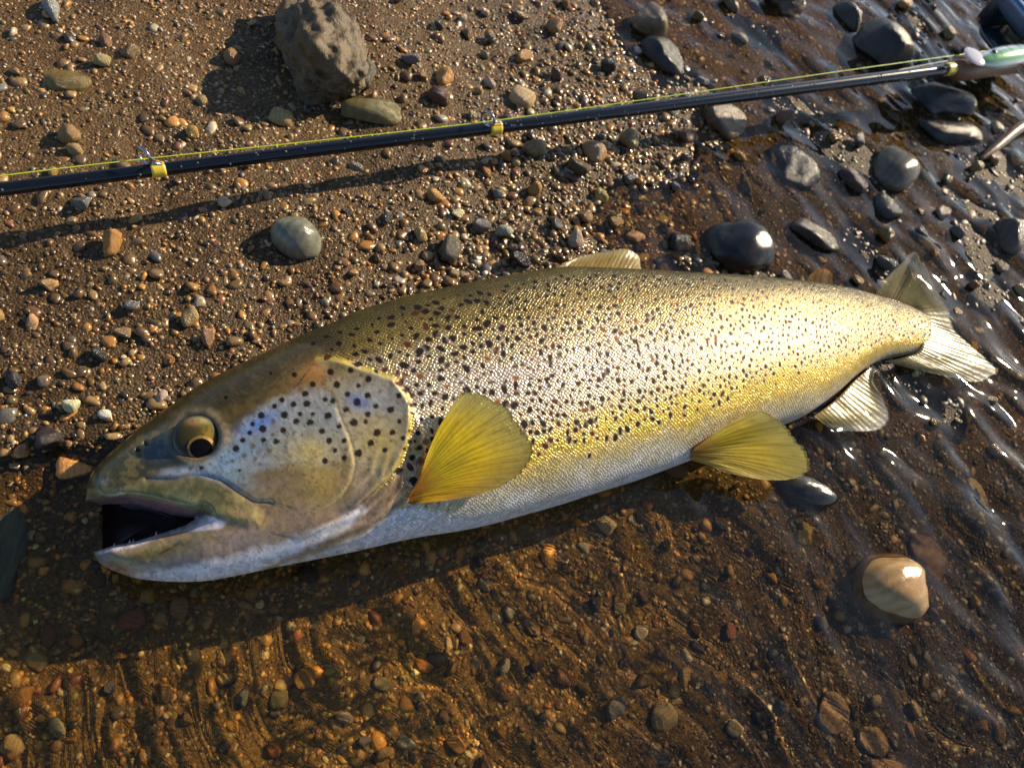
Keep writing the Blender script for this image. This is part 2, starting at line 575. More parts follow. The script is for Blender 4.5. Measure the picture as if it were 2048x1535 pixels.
def stone_verts(v, r, planes=8, dmin=0.62, dmax=0.95, rough=0.05, sharp=16.0):
    n = r.normal(size=(planes, 3)); n /= np.linalg.norm(n, axis=1)[:, None]
    d = r.uniform(dmin, dmax, planes)
    k = v @ n.T
    lim = np.where(k > 1e-2, d / np.maximum(k, 1e-2), 9)
    s = np.where(lim.min(1) < 9, -np.log(np.exp(-sharp * np.minimum(lim, 1.3)).sum(1)) / sharp, 1.0)      # soft minimum keeps edges rounded
    p = v * s[:, None]
    for f_, a in ((2.2, rough), (5.0, rough * 0.5), (12.0, rough * 0.25)):
        q = r.normal(size=(3, 3)) * f_
        ph = r.uniform(0, 6.28, 3)
        p = p * (1 + a * np.sin(v @ q.T + ph).sum(1))[:, None] 
    return p / np.abs(p).max()


PAL = {
    'tan': (0.33, 0.205, 0.085), 'orange': (0.42, 0.20, 0.045), 'brown': (0.16, 0.09, 0.036), 'dark': (0.035, 0.03, 0.027),
    'grey': (0.17, 0.16, 0.14), 'cream': (0.52, 0.42, 0.28), 'reddish': (0.22, 0.085, 0.045), 'olive': (0.15, 0.12, 0.035), 'white': (0.68, 0.63, 0.53)}
NAMES = list(PAL)
PALV = np.array([PAL[k] for k in NAMES])


def scatter(n, x0, x1, y0, y1, r):
    return r.uniform(x0, x1, n), r.uniform(y0, y1, n)


def in_view(x, y, margin=160):
    P = np.stack([x, y, np.zeros_like(x)], -1)
    px, py = proj(P)
    Z = (P - _C) @ _F
    return (Z > 0.05) & (px > -margin) & (px < PW + margin) & (py > -margin) & (py < PH + margin)


def silt(x, y):
    """patches where fine brown silt covers the grains"""
    return smooth(0.05, 0.4, fbm(x * 16, y * 16, 77, 3))


def grains(name, n, smin, smax, sub, protos, probs, seed, power=2.0, dens=None):
    r = np.random.default_rng(seed)
    x, y = scatter(int(n), -0.55, 0.75, -0.08, 1.45, r)
    ok = in_view(x, y)
    x, y = x[ok], y[ok]
    # thin out with distance, where single grains are no longer seen
    keepp = np.clip(0.62 / (0.2 + y), 0.18, 1.0)
    if dens is not None:
        keepp = keepp * dens(x, y)
    ok = r.random(len(x)) < keepp
    x, y = x[ok], y[ok]
    n = len(x)
    size = smin + (smax - smin) * r.random(n) ** power
    size = size * (1 + 0.35 * smooth(0.5, 1.2, y))
    sv, sf = ico(sub)
    base = [stone_verts(sv, np.random.default_rng(seed * 31 + k), 11, 0.5, 0.95, 0.04) for k in range(protos)]
    pid = r.integers(0, protos, n)
    sc = np.stack([size * r.uniform(0.8, 1.25, n), size * r.uniform(0.65, 1.0, n), size * r.uniform(0.38, 0.72, n)], 1)
    a, t = r.uniform(0, 6.28, n), r.normal(0, 0.25, n)
    ci = r.choice(len(NAMES), n, p=probs)
    C = PALV[ci] * r.uniform(0.6, 1.35, n)[:, None] * (1 + 0.04 * r.normal(size=(n, 3)))
    s_ = (0.18 + 0.62 * silt(x, y)[:, None]) * np.where(sdf(x, y, water_poly) < -0.03, 1.0, 0.5)[:, None]
    C = C * (1 - s_) + np.array([0.10, 0.058, 0.020]) * s_
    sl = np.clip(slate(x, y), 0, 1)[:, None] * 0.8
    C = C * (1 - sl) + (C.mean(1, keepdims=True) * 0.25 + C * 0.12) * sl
    gz = ground(x, y) + sc[:, 2] * (r.uniform(-0.5, 0.4, n) - 0.32 * (1 - damp(x, y)))
    dmp = damp(x, y)
    C = C * (1 - 0.22 * dmp[:, None])
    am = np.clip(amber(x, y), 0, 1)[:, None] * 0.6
    C = C * (1 - am) + C * np.array([2.6, 2.2, 1.0]) * am  # grains brightened to gold, painted sunlight of the shallows
    Vs, Fs, Cs, Ds, off = [], [], [], [], 0
    nv = len(sv)
    for k in range(protos):
        i = np.nonzero(pid == k)[0]
        if not len(i):
            continue
        P = base[k][None] * sc[i][:, None]
        ct, st = np.cos(t[i])[:, None], np.sin(t[i])[:, None]
        px, pz = P[..., 0] * ct - P[..., 2] * st, P[..., 0] * st + P[..., 2] * ct
        ca, sa = np.cos(a[i])[:, None], np.sin(a[i])[:, None]
        qx, qy = px * ca - P[..., 1] * sa, px * sa + P[..., 1] * ca
        V = np.stack([qx + x[i][:, None], qy + y[i][:, None], pz + gz[i][:, None]], -1)
        Vs.append(V.reshape(-1, 3))
        Fs.append((sf[None] + (np.arange(len(i)) * nv)[:, None, None] + off).reshape(-1, 3))
        Cs.append(np.repeat(C[i], nv, 0))
        Ds.append(np.repeat(dmp[i], nv))
        off += len(i) * nv
    me = mesh_np(name, np.concatenate(Vs), np.concatenate(Fs))
    attr_color(me, 'Col', np.clip(np.concatenate(Cs), 0.005, 0.8))
    attr_float(me, 'damp', np.concatenate(Ds))
    return link(name, me, M_gravel), n


P_small = np.array([0.38, 0.16, 0.26, 0.05, 0.035, 0.05, 0.05, 0.04, 0.005]); P_small /= P_small.sum()
P_mid = np.array([0.32, 0.19, 0.20, 0.08, 0.06, 0.06, 0.06, 0.04, 0.008]); P_mid /= P_mid.sum()
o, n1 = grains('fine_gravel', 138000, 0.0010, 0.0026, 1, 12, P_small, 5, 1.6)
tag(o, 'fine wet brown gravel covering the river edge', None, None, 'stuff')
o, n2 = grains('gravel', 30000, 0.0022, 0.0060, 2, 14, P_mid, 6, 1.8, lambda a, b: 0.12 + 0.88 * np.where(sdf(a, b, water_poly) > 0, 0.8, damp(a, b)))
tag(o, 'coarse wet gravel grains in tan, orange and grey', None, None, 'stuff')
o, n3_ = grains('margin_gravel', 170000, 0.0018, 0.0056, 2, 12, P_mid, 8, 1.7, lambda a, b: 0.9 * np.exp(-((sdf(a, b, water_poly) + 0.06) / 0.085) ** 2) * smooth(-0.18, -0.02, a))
tag(o, 'glossy wet pebbles crowded along the water margin', None, None, 'stuff')
print('GRAINS', n3_)
print('GRAINS', n1, n2, 'WATER', len(wf))

# pebble prototypes, shared between the single pebbles
pv, pf = ico(3)
PROTO = []
for k in range(14):
    me = mesh_np('pebble', stone_verts(pv, np.random.default_rng(900 + k), 13, 0.5, 0.95, 0.035), pf)
    me.materials.append(M_pebble)
    PROTO.append(me)
bv, bf = ico(4)


ROUND = {10, 3, 15, 20, 11}
M_smooth = make_pebble_mat('wet_smooth_stone', 0.22)
M_rock = make_pebble_mat('mossy_rock', 1.0, 0.5, 0.7)


def stone(px, py, wpx, hpx, ang, colour, label, height=0.6, sink=0.3, seed=0, planes=9, name='stone', cat='stone', rough=0.05, dmin=0.6, group=None):
    """a stone whose base lies on the ground under photo pixel (px, py); wpx, hpx its size in photo pixels; ang its turn in the picture"""
    c = unp(px, py, 0.0)
    zg = float(ground(np.array([c[0]]), np.array([c[1]]))[0])
    c = unp(px, py, max(zg, -0.02))
    a = math.radians(ang)
    e1 = unp(px + math.cos(a) * wpx / 2, py + math.sin(a) * wpx / 2, zg) - c
    e2 = unp(px - math.sin(a) * hpx / 2, py + math.cos(a) * hpx / 2, zg) - c
    sx, sy = np.linalg.norm(e1), np.linalg.norm(e2)
    sz = height * min(sx, sy)
    sy = max(sy * 0.9, 0.5 * sz)
    rs_ = np.random.default_rng(5000 + seed)
    v0, f0 = ico(6) if seed == 1 else ((bv, bf) if wpx > 70 else (pv, pf))
    v = stone_verts(v0, rs_, planes, 0.78 if seed in ROUND else dmin, 0.97, rough, 7.0 if seed in ROUND else 12.0)
    if seed == 1:       # the big rock: pitted and gritty
        for f_, a_ in ((9, .022), (17, .016), (34, .011), (60, .007), (95, .004)):
            q_ = rs_.normal(size=(5, 3)) * f_ * .6
            v = v * (1 + a_ * np.sin(v0 @ q_.T + rs_.uniform(0, 6.28, 5)).sum(1))[:, None]
    me = mesh_np(name, v, f0)
    me.materials.append(M_rock if seed == 1 else (M_smooth if seed in ROUND else M_pebble))
    o = bpy.data.objects.new(name, me)
    col.objects.link(o)
    o.scale = (sx, sy, sz)
    o.rotation_euler = (random.uniform(-.1, .1), random.uniform(-.1, .1), math.atan2(e1[1], e1[0]))
    o.location = (c[0], c[1], zg + sz * (1 - 2 * sink) * 0.6)
    o.color = tuple(colour) + (1,)
    tag(o, label, cat, group)
    return o


STONES = [
    (650, 135, 270, 250, 80, (0.10, 0.066, 0.028), 'large dark mossy rock casting a broad shadow, beyond the rod', .8, 0.4, 1, 9, .09),
    (735, 225, 150, 62, 12, (0.16, 0.135, 0.05), 'flat olive stone at the foot of the large mossy rock', .55, .3, 2, 7, .03),
    (720, 150, 90, 60, 45, (0.09, 0.08, 0.05), 'grey layered stone leaning on the large mossy rock', .7, .3, 28, 6, .03),
    (588, 478, 118, 82, 35, (0.16, 0.165, 0.125), 'smooth grey-green stone with pale facets between rod and trout', .85, .25, 3, 6, .02),
    (105, 28, 50, 42, 70, (0.26, 0.27, 0.25), 'shiny pale grey pebble beyond the rod, with a dark shadow', 1.0, .2, 4, 6, .03),
    (128, 165, 120, 62, 12, (0.17, 0.12, 0.035), 'flat yellow-brown stone half sunk in the gravel beyond the rod', .5, .4, 5, 7, .04),
    (262, 112, 38, 34, 30, (0.2, 0.13, 0.05), 'small brown stone with a deep shadow in the gravel beyond the rod', .95, .2, 6, 7, .04),
    (140, 275, 50, 40, 20, (0.25, 0.15, 0.06), 'glossy tan stone near the rod tip section, with a deep shadow', .95, .2, 7, 7, .04),
    (560, 236, 62, 44, 10, (0.36, 0.25, 0.09), 'yellowish pebble beside the shadow of the mossy rock', .8, .25, 8, 7, .04),
    (466, 120, 36, 34, 40, (0.26, 0.14, 0.06), 'brown round pebble at the edge of the dark pool', 1.0, .2, 9, 7, .03),
    (1768, 1180, 165, 160, 60, (0.36, 0.22, 0.09), 'smooth cream and tan stone standing out of the shallow water', .95, .25, 10, 6, .02),
    (1470, 500, 165, 110, 35, (0.038, 0.036, 0.033), 'dark rounded slate stone in the water behind the trout back', .75, .3, 11, 6, .03),
    (1352, 486, 62, 50, 30, (0.03, 0.028, 0.025), 'small black stone beside the dark rounded slate', .9, .25, 12, 7, .04),
    (1625, 480, 120, 62, 28, (0.08, 0.062, 0.045), 'dark angular stone with a glinting edge behind the trout', .7, .3, 13, 6, .04),
    (1585, 345, 135, 78, 40, (0.045, 0.043, 0.045), 'dark grey slab tilted in the water', .6, .3, 14, 5, .03),
    (1782, 342, 100, 82, 40, (0.20, 0.17, 0.12), 'round grey-brown stone in the rippling water', .85, .3, 15, 7, .02),
    (1700, 362, 72, 44, 40, (0.13, 0.055, 0.055), 'purplish red stone beside the round grey-brown stone', .6, .35, 16, 7, .03),
    (1770, 415, 60, 56, 60, (0.04, 0.045, 0.045), 'small dark wedge-shaped stone under the round grey-brown stone', .7, .3, 17, 5, .03),
    (1752, 112, 128, 82, 25, (0.05, 0.046, 0.044), 'dark round stone just behind the fishing line', .85, .25, 18, 7, .03),
    (1440, 240, 98, 82, 50, (0.17, 0.10, 0.045), 'brown glistening stone close below the rod', .85, .25, 19, 7, .05),
    (1600, 985, 135, 78, 15, (0.04, 0.038, 0.032), 'dark stone in the water under the pelvic fin', .75, .3, 20, 6, .03),
    (1292, 62, 78, 62, 70, (0.30, 0.22, 0.12), 'tan stone with a dark foot at the water edge beyond the rod', 1.0, .2, 21, 6, .03),
    (1325, 118, 110, 60, 35, (0.03, 0.03, 0.03), 'black wedge stone beside the tan stone beyond the rod', .7, .3, 22, 5, .03),
    (2012, 474, 82, 62, 35, (0.14, 0.095, 0.07), 'brown stone in the open water right of the tail', .85, .25, 23, 7, .03),
    (1565, 18, 96, 60, 35, (0.085, 0.055, 0.03), 'dark brown stone far beyond the fishing line', .85, .25, 24, 7, .04),
    (1690, 45, 80, 44, 40, (0.06, 0.05, 0.045), 'dark grey stone beyond the fishing line, beside the pools', .8, .25, 25, 7, .04),
    (1880, 205, 130, 82, 12, (0.05, 0.047, 0.045), 'broad dark slab below the rod grip', .55, .3, 26, 6, .04),
    (1895, 268, 120, 56, 10, (0.022, 0.022, 0.022), 'long black stone in front of the broad dark slab', .6, .3, 27, 6, .04),
    (1488, 375, 62, 22, 65, (0.26, 0.27, 0.25), 'slim pale grey pebble lying in the damp sand', .6, .3, 29, 7, .03),
    (1040, 200, 58, 46, 40, (0.50, 0.33, 0.15), 'cream and orange pebble close to the fishing line', .85, .25, 30, 7, .02),
    (885, 158, 44, 36, 20, (0.46, 0.22, 0.05), 'bright orange pebble between mossy rock and fishing line', .9, .25, 31, 7, .02),
    (878, 198, 44, 46, 60, (0.09, 0.04, 0.02), 'dark brown disc-like pebble near the orange pebble', .7, .25, 32, 7, .02),
    (1198, 395, 36, 30, 40, (0.36, 0.26, 0.06), 'mottled yellow pebble on the damp sand', .9, .25, 33, 7, .04),
    (868, 392, 44, 28, 15, (0.46, 0.25, 0.06), 'amber pebble between rod and trout back', .85, .25, 34, 7, .03),
    (840, 472, 38, 30, 20, (0.46, 0.31, 0.12), 'pale amber pebble above a small dark hollow', .9, .25, 35, 7, .03),
    (1068, 378, 34, 28, 35, (0.40, 0.2, 0.05), 'orange-brown pebble with a notch between rod and dorsal fin', .9, .25, 36, 7, .04),
    (895, 505, 60, 56, 40, (0.10, 0.08, 0.05), 'dark lumpy stone with a wet top, near the trout back', 1.0, .2, 37, 7, .06),
    (1068, 300, 40, 48, 70, (0.25, 0.18, 0.08), 'glittering brown stone under the rod', 1.0, .2, 38, 7, .06),
    (1185, 310, 38, 50, 80, (0.34, 0.19, 0.09), 'reddish tan pebble standing below the rod', .9, .2, 39, 7, .03),
    (210, 828, 30, 24, 10, (0.70, 0.66, 0.56), 'small white pebble beside the trout head', .85, .25, 40, 7, .02),
    (452, 405, 34, 24, 10, (0.62, 0.46, 0.3), 'squarish pinkish white pebble at the edge of the rod shadow', .85, .25, 41, 6, .02),
    (20, 1090, 120, 300, 5, (0.10, 0.115, 0.10), 'mottled grey-green rock lying in the shade before the open mouth', .55, .4, 42, 7, .06),
    (65, 645, 36, 34, 60, (0.5, 0.28, 0.13), 'pink and orange pebble in the open gravel above the head', .8, .3, 43, 7, .02),
    (108, 345, 24, 20, 10, (0.42, 0.26, 0.1), 'small honey coloured pebble close to the rod', .85, .25, 44, 7, .02),
    (388, 268, 32, 28, 40, (0.48, 0.28, 0.06), 'golden yellow pebble close beyond the rod', .85, .25, 45, 6, .02),
    (402, 205, 26, 30, 80, (0.3, 0.2, 0.08), 'olive tan pebble sunk in silt beyond the rod', .7, .3, 46, 7, .02),
    (1320, 1430, 66, 72, 60, (0.36, 0.26, 0.14), 'beige rounded pebble under the water near a bright ripple', .7, .3, 47, 7, .02),
    (1460, 1455, 44, 40, 20, (0.42, 0.33, 0.2), 'pale pebble under water beside a ripple crest', .7, .3, 48, 7, .02),
    (1655, 1430, 96, 90, 40, (0.24, 0.15, 0.09), 'broad reddish beige stone under the clear water', .45, .4, 49, 7, .03),
    (1730, 1485, 80, 66, 30, (0.3, 0.19, 0.1), 'tan submerged stone in front of the broad reddish beige stone', .6, .35, 50, 7, .03),
    (1945, 985, 70, 46, 60, (0.4, 0.29, 0.17), 'cream mottled stone under water below the tail', .6, .35, 51, 7, .04),
    (1850, 1120, 130, 70, 50, (0.14, 0.075, 0.05), 'flat rust-edged stone under water beside the cream standing stone', .35, .4, 52, 5, .04),
    (1600, 1075, 50, 56, 60, (0.36, 0.22, 0.06), 'yellow-brown ragged stone under water', .6, .3, 53, 7, .08),
    (1625, 1170, 24, 30, 80, (0.5, 0.27, 0.07), 'amber oval pebble in the dark water shadow', .8, .3, 54, 7, .02),
    (1500, 1150, 22, 30, 60, (0.5, 0.28, 0.06), 'orange oval pebble under the clear water', .8, .3, 55, 7, .02),
    (1160, 1100, 34, 26, 30, (0.6, 0.52, 0.38), 'white oval pebble under water below the belly', .6, .3, 56, 7, .02),
    (760, 1370, 40, 34, 20, (0.42, 0.33, 0.16), 'pale yellow pebble in the golden lit water', .7, .3, 57, 6, .02),
    (1985, 905, 40, 30, 30, (0.3, 0.19, 0.1), 'tan pebble in the glittering water', .7, .3, 58, 7, .02),
    (1750, 1540, 110, 60, 10, (0.32, 0.18, 0.1), 'orange-tan stone cut by the water glare', .6, .35, 59, 7, .02),
    (30, 1490, 60, 56, 10, (0.5, 0.34, 0.14), 'pale golden stone in the lit shallows', .7, .3, 60, 7, .02),
    (560, 1400, 40, 52, 70, (0.3, 0.24, 0.1), 'olive gold pebble among the submerged gravel', .6, .3, 61, 7, .03),
]
occupied = []
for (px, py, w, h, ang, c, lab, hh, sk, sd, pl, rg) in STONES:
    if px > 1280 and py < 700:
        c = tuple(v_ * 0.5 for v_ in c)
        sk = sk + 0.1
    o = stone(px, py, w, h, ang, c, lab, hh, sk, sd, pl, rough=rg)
    occupied.append((px, py, 0.5 * max(w, h)))
del STONES


# ------------------------------------------------------------------ trout: body
PAIRS = [((173, 990), (190, 1108)), ((176, 965), (200, 1127)), ((190, 939), (234, 1144)), ((223, 903), (278, 1157)), ((271, 862), (351, 1163)),
         ((326, 822), (420, 1160)), ((384, 778), (490, 1147)), ((443, 745), (560, 1132)), ((501, 716), (630, 1118)), ((560, 688), (699, 1104)),
         ((611, 665), (755, 1091)), ((655, 648), (809, 1078)), ((700, 627), (860, 1068)), ((774, 604), (935, 1056)), ((849, 586), (1000, 1042)),
         ((941, 567), (1080, 1020)), ((1016, 554), (1150, 1000)), ((1090, 543), (1215, 979)), ((1190, 545), (1300, 953)), ((1294, 550), (1385, 922)),
         ((1398, 555), (1475, 889)), ((1495, 561), (1560, 854)), ((1573, 567), (1620, 833)), ((1652, 575), (1680, 792)), ((1710, 585), (1720, 755)),
         ((1769, 600), (1765, 724)), ((1808, 612), (1808, 712)), ((1850, 634), (1852, 702))]
HALF = [.0095, .0125, .0145, .0165, .019, .022, .0245, .027, .0295, .0312, .0325, .0333, .034, .035, .0355, .036, .0358, .035, .034, .0325, .030, .0272, .0245, .0205, .0165, .0125, .0092, .006]
MID = [.020, .021, .022, .0225, .0235, .025, .0265, .028, .0295, .0305, .0312, .0318, .0322, .0325, .0326, .0325, .032, .031, .0295, .028, .0255, .023, .0205, .0175, .0145, .012, .010, .009]
NS, NT_, NB = 1020, 310, 60
# stations even in photo length, so the mesh is as fine as the picture needs
mids = curve([((a[0] + b[0]) / 2, (a[1] + b[1]) / 2) for a, b in PAIRS], 2000)
L_ = np.concatenate([[0], np.cumsum(np.linalg.norm(np.diff(mids, axis=0), axis=1))])
par = np.interp(np.linspace(0, L_[-1], NS), L_, np.linspace(0, len(PAIRS) - 1, 2000))
Dp = curve([p[0] for p in PAIRS], NS, par)
Vp = curve([p[1] for p in PAIRS], NS, par)
bh = curve(HALF, NS, par)[:, 0]
zm = curve(MID, NS, par)[:, 0]
D3, V3 = unp(Dp[:, 0], Dp[:, 1], zm), unp(Vp[:, 0], Vp[:, 1], zm)
EXP = np.interp(np.linspace(0, 1, NS), [0, .3, .55, .9, 1], [2.15, 2.3, 2.6, 2.8, 2.3])[:, None]


LEAN = np.interp(np.linspace(0, 1, NS), [0, .25, .5, 1], [0.0, .04, .13, .17])[:, None]


def body_pts(th):
    c, s_ = np.cos(th)[None], np.sin(th)[None]
    cc = np.sign(c) * np.abs(c) ** (2 / EXP)
    ss = np.sign(s_) * np.abs(s_) ** (2 / EXP)
    M = (D3 + V3) / 2
    A = (D3 - V3) / 2
    P = M[:, None] + A[:, None] * cc[..., None]
    lean = np.linalg.norm(A, axis=1)[:, None] * cc * LEAN          # the fish leans: back a little higher than belly
    return P + np.array([0, 0, 1.0]) * (bh[:, None] * ss * np.where(ss < 0, 0.85, 1.0) + lean)[..., None]


thf = np.linspace(0, 2 * math.pi, 120, endpoint=False)
u_ = (Dp - Vp); un = np.linalg.norm(u_, axis=1); u_ = u_ / un[:, None]
for it in range(8):                       # fit the outline of the rounded body to the traced outline
    P = body_pts(thf)
    qx, qy = proj(P)
    pr = qx * u_[:, 0][:, None] + qy * u_[:, 1][:, None]
    eD = (Dp * u_).sum(1) - pr.max(1)
    eV = (Vp * u_).sum(1) - pr.min(1)
    W3 = (D3 - V3) / un[:, None]
    D3 = D3 + W3 * eD[:, None] * 0.9
    V3 = V3 + W3 * eV[:, None] * 0.9
tht = np.linspace(-0.15, math.pi + 0.75, NT_)
TOP = body_pts(tht)                       # NS x NT_ x 3, from back to belly over the upper flank
front = np.clip(np.arange(NS) / 26.0, 0, 1)
PX, PY = proj(TOP)

# ---- modelled relief of the head, described where it shows in the photograph
z1 = lambda L: [(150 + a / 2.7307, 650 + b / 2.7307) for a, b in L]
MOUTH = z1([(20, 960), (75, 955), (150, 978), (300, 978), (400, 1000), (540, 1040), (640, 1050), (692, 1034), (600, 1092), (450, 1142), (330, 1180), (200, 1206), (110, 1240), (20, 1245)])
MAXILLA = z1([(400, 850), (560, 848), (700, 830), (800, 865), (900, 930), (985, 985), (1015, 1045), (1000, 1085), (950, 1100), (860, 1085), (760, 1055), (690, 1030), (560, 985), (420, 950), (280, 930), (250, 900)])
GROOVE = z1([(390, 842), (560, 842), (690, 822), (800, 850), (890, 915), (980, 970), (1070, 968)])
PREOP = z1([(1330, 330), (1410, 400), (1450, 520), (1490, 600), (1512, 680), (1525, 760), (1500, 860), (1440, 950), (1340, 1010), (1270, 1030), (1080, 960), (1000, 800), (1050, 500), (1200, 350)])
PREOP_E = z1([(1385, 360), (1410, 400), (1450, 520), (1490, 600), (1512, 680), (1525, 760), (1500, 860), (1440, 950), (1340, 1010), (1270, 1030)])
OPERC = z1([(1330, 185), (1390, 178), (1480, 195), (1600, 240), (1740, 285), (1810, 360), (1838, 440), (1835, 540), (1820, 640), (1780, 740), (1700, 850), (1600, 950), (1450, 1060), (1250, 1170), (1000, 1120), (900, 800), (1000, 400), (1200, 230)])
OPERC_E = OPERC[:13]
SHOULDER = z1([(1330, 185), (1390, 178), (1480, 195), (1600, 240), (1740, 285), (1845, 440), (1900, 560), (1925, 700), (1890, 840), (1790, 980), (1600, 1100), (1250, 1230), (900, 1100), (900, 700)])
EYE = (393.5, 874.0)
HEADBOX = PX < 900
hx, hy = PX[HEADBOX], PY[HEADBOX]
hz = np.zeros(len(hx))


def edge_step(poly, edge, amp, reach):
    d = seg_dist(hx, hy, edge, False)
    sd = np.where(inside(hx, hy, poly), d, -d)
    e0 = np.minimum(np.hypot(hx - edge[0][0], hy - edge[0][1]), np.hypot(hx - edge[-1][0], hy - edge[-1][1]))
    return amp * smooth(-4, 8, sd) * np.exp(-np.maximum(sd, 0) / reach) * smooth(4, 60, e0)


d_op = sdf(hx, hy, OPERC)
hz += edge_step(OPERC, OPERC_E, 0.0022, 45)
d_sh = sdf(hx, hy, SHOULDER)
hz += edge_step(SHOULDER, SHOULDER[:10], 0.0016, 40)
d_pre = sdf(hx, hy, PREOP)
hz += edge_step(PREOP, PREOP_E, 0.0008, 24)
d_mx = sdf(hx, hy, MAXILLA)
hz += 0.0015 * smooth(-10, 18, d_mx)
d_gr = seg_dist(hx, hy, GROOVE, False)
hz -= 0.0011 * np.exp(-(d_gr / 5.0) ** 2)
de = np.hypot((hx - EYE[0]) / 1.0, (hy - EYE[1]) / 0.96)
hz += 0.0007 * np.exp(-((de - 54) / 10.0) ** 2) - 0.0085 * smooth(46, 34, de)
# folds of the gill membrane below the cheek, running towards the throat
fold = seg_dist(hx, hy, z1([(1830, 700), (1780, 900), (1600, 1080), (1300, 1200), (1000, 1300)]), False)
below = smooth(0, 40, -d_pre) * smooth(560, 700, hx) * smooth(880, 980, hy)
hz += 0.0004 * np.cos(fold / 3.6) * below
jawline = seg_dist(hx, hy, z1([(460, 1240), (560, 1180), (700, 1120), (900, 1130)]), False)
nost = np.minimum(np.hypot(hx - 292, hy - 886), np.hypot(hx - 276, hy - 899))
hz -= 0.002 * np.exp(-(nost / 5.0) ** 2)
# the snout and the lips roll over towards the mouth (kept on the same line of sight as traced)
d_mo = -sdf(hx, hy, MOUTH)
roll = np.sqrt(np.clip(1 - (1 - np.clip(d_mo / 30.0, 0, 1)) ** 2, 0, 1))
H3 = TOP[HEADBOX].copy()
znew = H3[:, 2] + hz
zmid = np.broadcast_to(zm[:, None], PX.shape)[HEADBOX]
znew = np.where(d_mo < 30, zmid - 0.004 + (znew - zmid + 0.004) * (0.15 + 0.85 * roll), znew)
px_, py_ = hx, hy
lift = unp(px_, py_, znew)
TOP[HEADBOX] = lift
edge_v = (d_mo < 0) & (d_mo > -7)
gxx = (-sdf(hx[edge_v] + 1, hy[edge_v], MOUTH) - d_mo[edge_v]); gyy = (-sdf(hx[edge_v], hy[edge_v] + 1, MOUTH) - d_mo[edge_v])
gl_ = np.hypot(gxx, gyy) + 1e-6
ev = unp(hx[edge_v] - d_mo[edge_v] * gxx / gl_, hy[edge_v] - d_mo[edge_v] * gyy / gl_, znew[edge_v])
lift[edge_v] = ev
TOP[HEADBOX] = lift
hidden_mouth = np.zeros(PX.shape, bool)
hidden_mouth[HEADBOX] = d_mo < 0
# round the very front of the snout and jaw
fr = np.sqrt(np.clip(1 - (1 - front) ** 2, 0, 1))
TOP[..., 2] = np.where(front[:, None] < 1, zm[:, None] + (TOP[..., 2] - zm[:, None]) * (0.25 + 0.75 * fr[:, None]), TOP[..., 2])
PX, PY = proj(TOP)

# ---- pigment of the skin
n = NS * NT_
x, y = PX.ravel(), PY.ravel()
vd = Vp - Dp
T = (((PX - Dp[:, :1]) * vd[:, :1] + (PY - Dp[:, 1:]) * vd[:, 1:]) / (vd ** 2).sum(1)[:, None])
T = np.clip(T, 0, 1.0).ravel()
S = np.broadcast_to((np.arange(NS) / (NS - 1))[:, None], (NS, NT_)).ravel()
arc_u = np.concatenate([[0], np.cumsum(np.linalg.norm(np.diff((D3 + V3) / 2, axis=0), axis=1))])
arc_v = np.concatenate([np.zeros((NS, 1)), np.cumsum(np.linalg.norm(np.diff(TOP, axis=1), axis=2), axis=1)], 1)
arc_v = arc_v - arc_v[:, NT_ // 2][:, None]
SU = np.broadcast_to(arc_u[:, None], (NS, NT_)).ravel()
SV = arc_v.ravel()
mott = fbm(SU * 90, SV * 90, 51, 3)
tj = T + 0.05 * mott + 0.03 * fbm(SU * 25, SV * 25, 57, 2)
stops = [0.0, 0.07, 0.16, 0.28, 0.42, 0.56, 0.68, 0.78, 0.87, 1.0]
cols = np.array([(0.042, 0.032, 0.005), (0.085, 0.063, 0.009), (0.165, 0.115, 0.024), (0.30, 0.225, 0.10), (0.50, 0.42, 0.31), (0.54, 0.44, 0.26),
                 (0.55, 0.385, 0.045), (0.50, 0.35, 0.05), (0.44, 0.38, 0.24), (0.62, 0.63, 0.66)])
C = np.stack([np.interp(tj, stops, cols[:, k]) for k in range(3)], 1)
met = np.interp(tj, [0, .12, .3, .5, .68, .85, 1], [.1, .2, .5, .52, .45, .3, .1])
scl = np.ones(n)
spot = np.zeros(n)
rear = smooth(0.62, 0.95, S)[:, None] * smooth(0.15, 0.4, T)[:, None]
C = C * (1 - 0.45 * rear) + np.array([0.46, 0.33, 0.11]) * 0.45 * rear
lil = (smooth(0.35, 0.5, S) * smooth(0.75, 0.55, S) * smooth(.3, .45, T) * smooth(.75, .6, T))[:, None]
C = C * (1 - 0.35 * lil) + np.array([0.46, 0.38, 0.40]) * 0.35 * lil


def paint(w, c, a=1.0):
    global C
    w = (np.clip(w, 0, 1) * a)[:, None]
    C = C * (1 - w) + np.array(c) * w


hb = np.nonzero((x < 900))[0]


def head_w(f):
    w = np.zeros(n)
    w[hb] = f(x[hb], y[hb])
    return w


def poly_w(poly, soft=10.0, wob=6.0):
    return head_w(lambda a, b: smooth(-soft, soft, sdf(a + wob * fbm(a / 14, b / 14, 63, 2), b + wob * fbm(a / 14, b / 14, 64, 2), poly)))


def blob(cx, cy, rx, ry, ang=0, pw=1.0):
    ca, sa = math.cos(math.radians(ang)), math.sin(math.radians(ang))
    return head_w(lambda a, b: np.exp(-((((a - cx) * ca + (b - cy) * sa) / rx) ** 2 + ((-(a - cx) * sa + (b - cy) * ca) / ry) ** 2)) ** pw)


HEAD = [(120, 900), (300, 780), (520, 680), (655, 690)] + OPERC_E + [(800, 950), (806, 1005), (770, 1050), (720, 1110), (650, 1180), (500, 1200), (200, 1200), (120, 1100)]
wh = poly_w(HEAD, 4, 2)
paint(wh, (0.27, 0.19, 0.10))
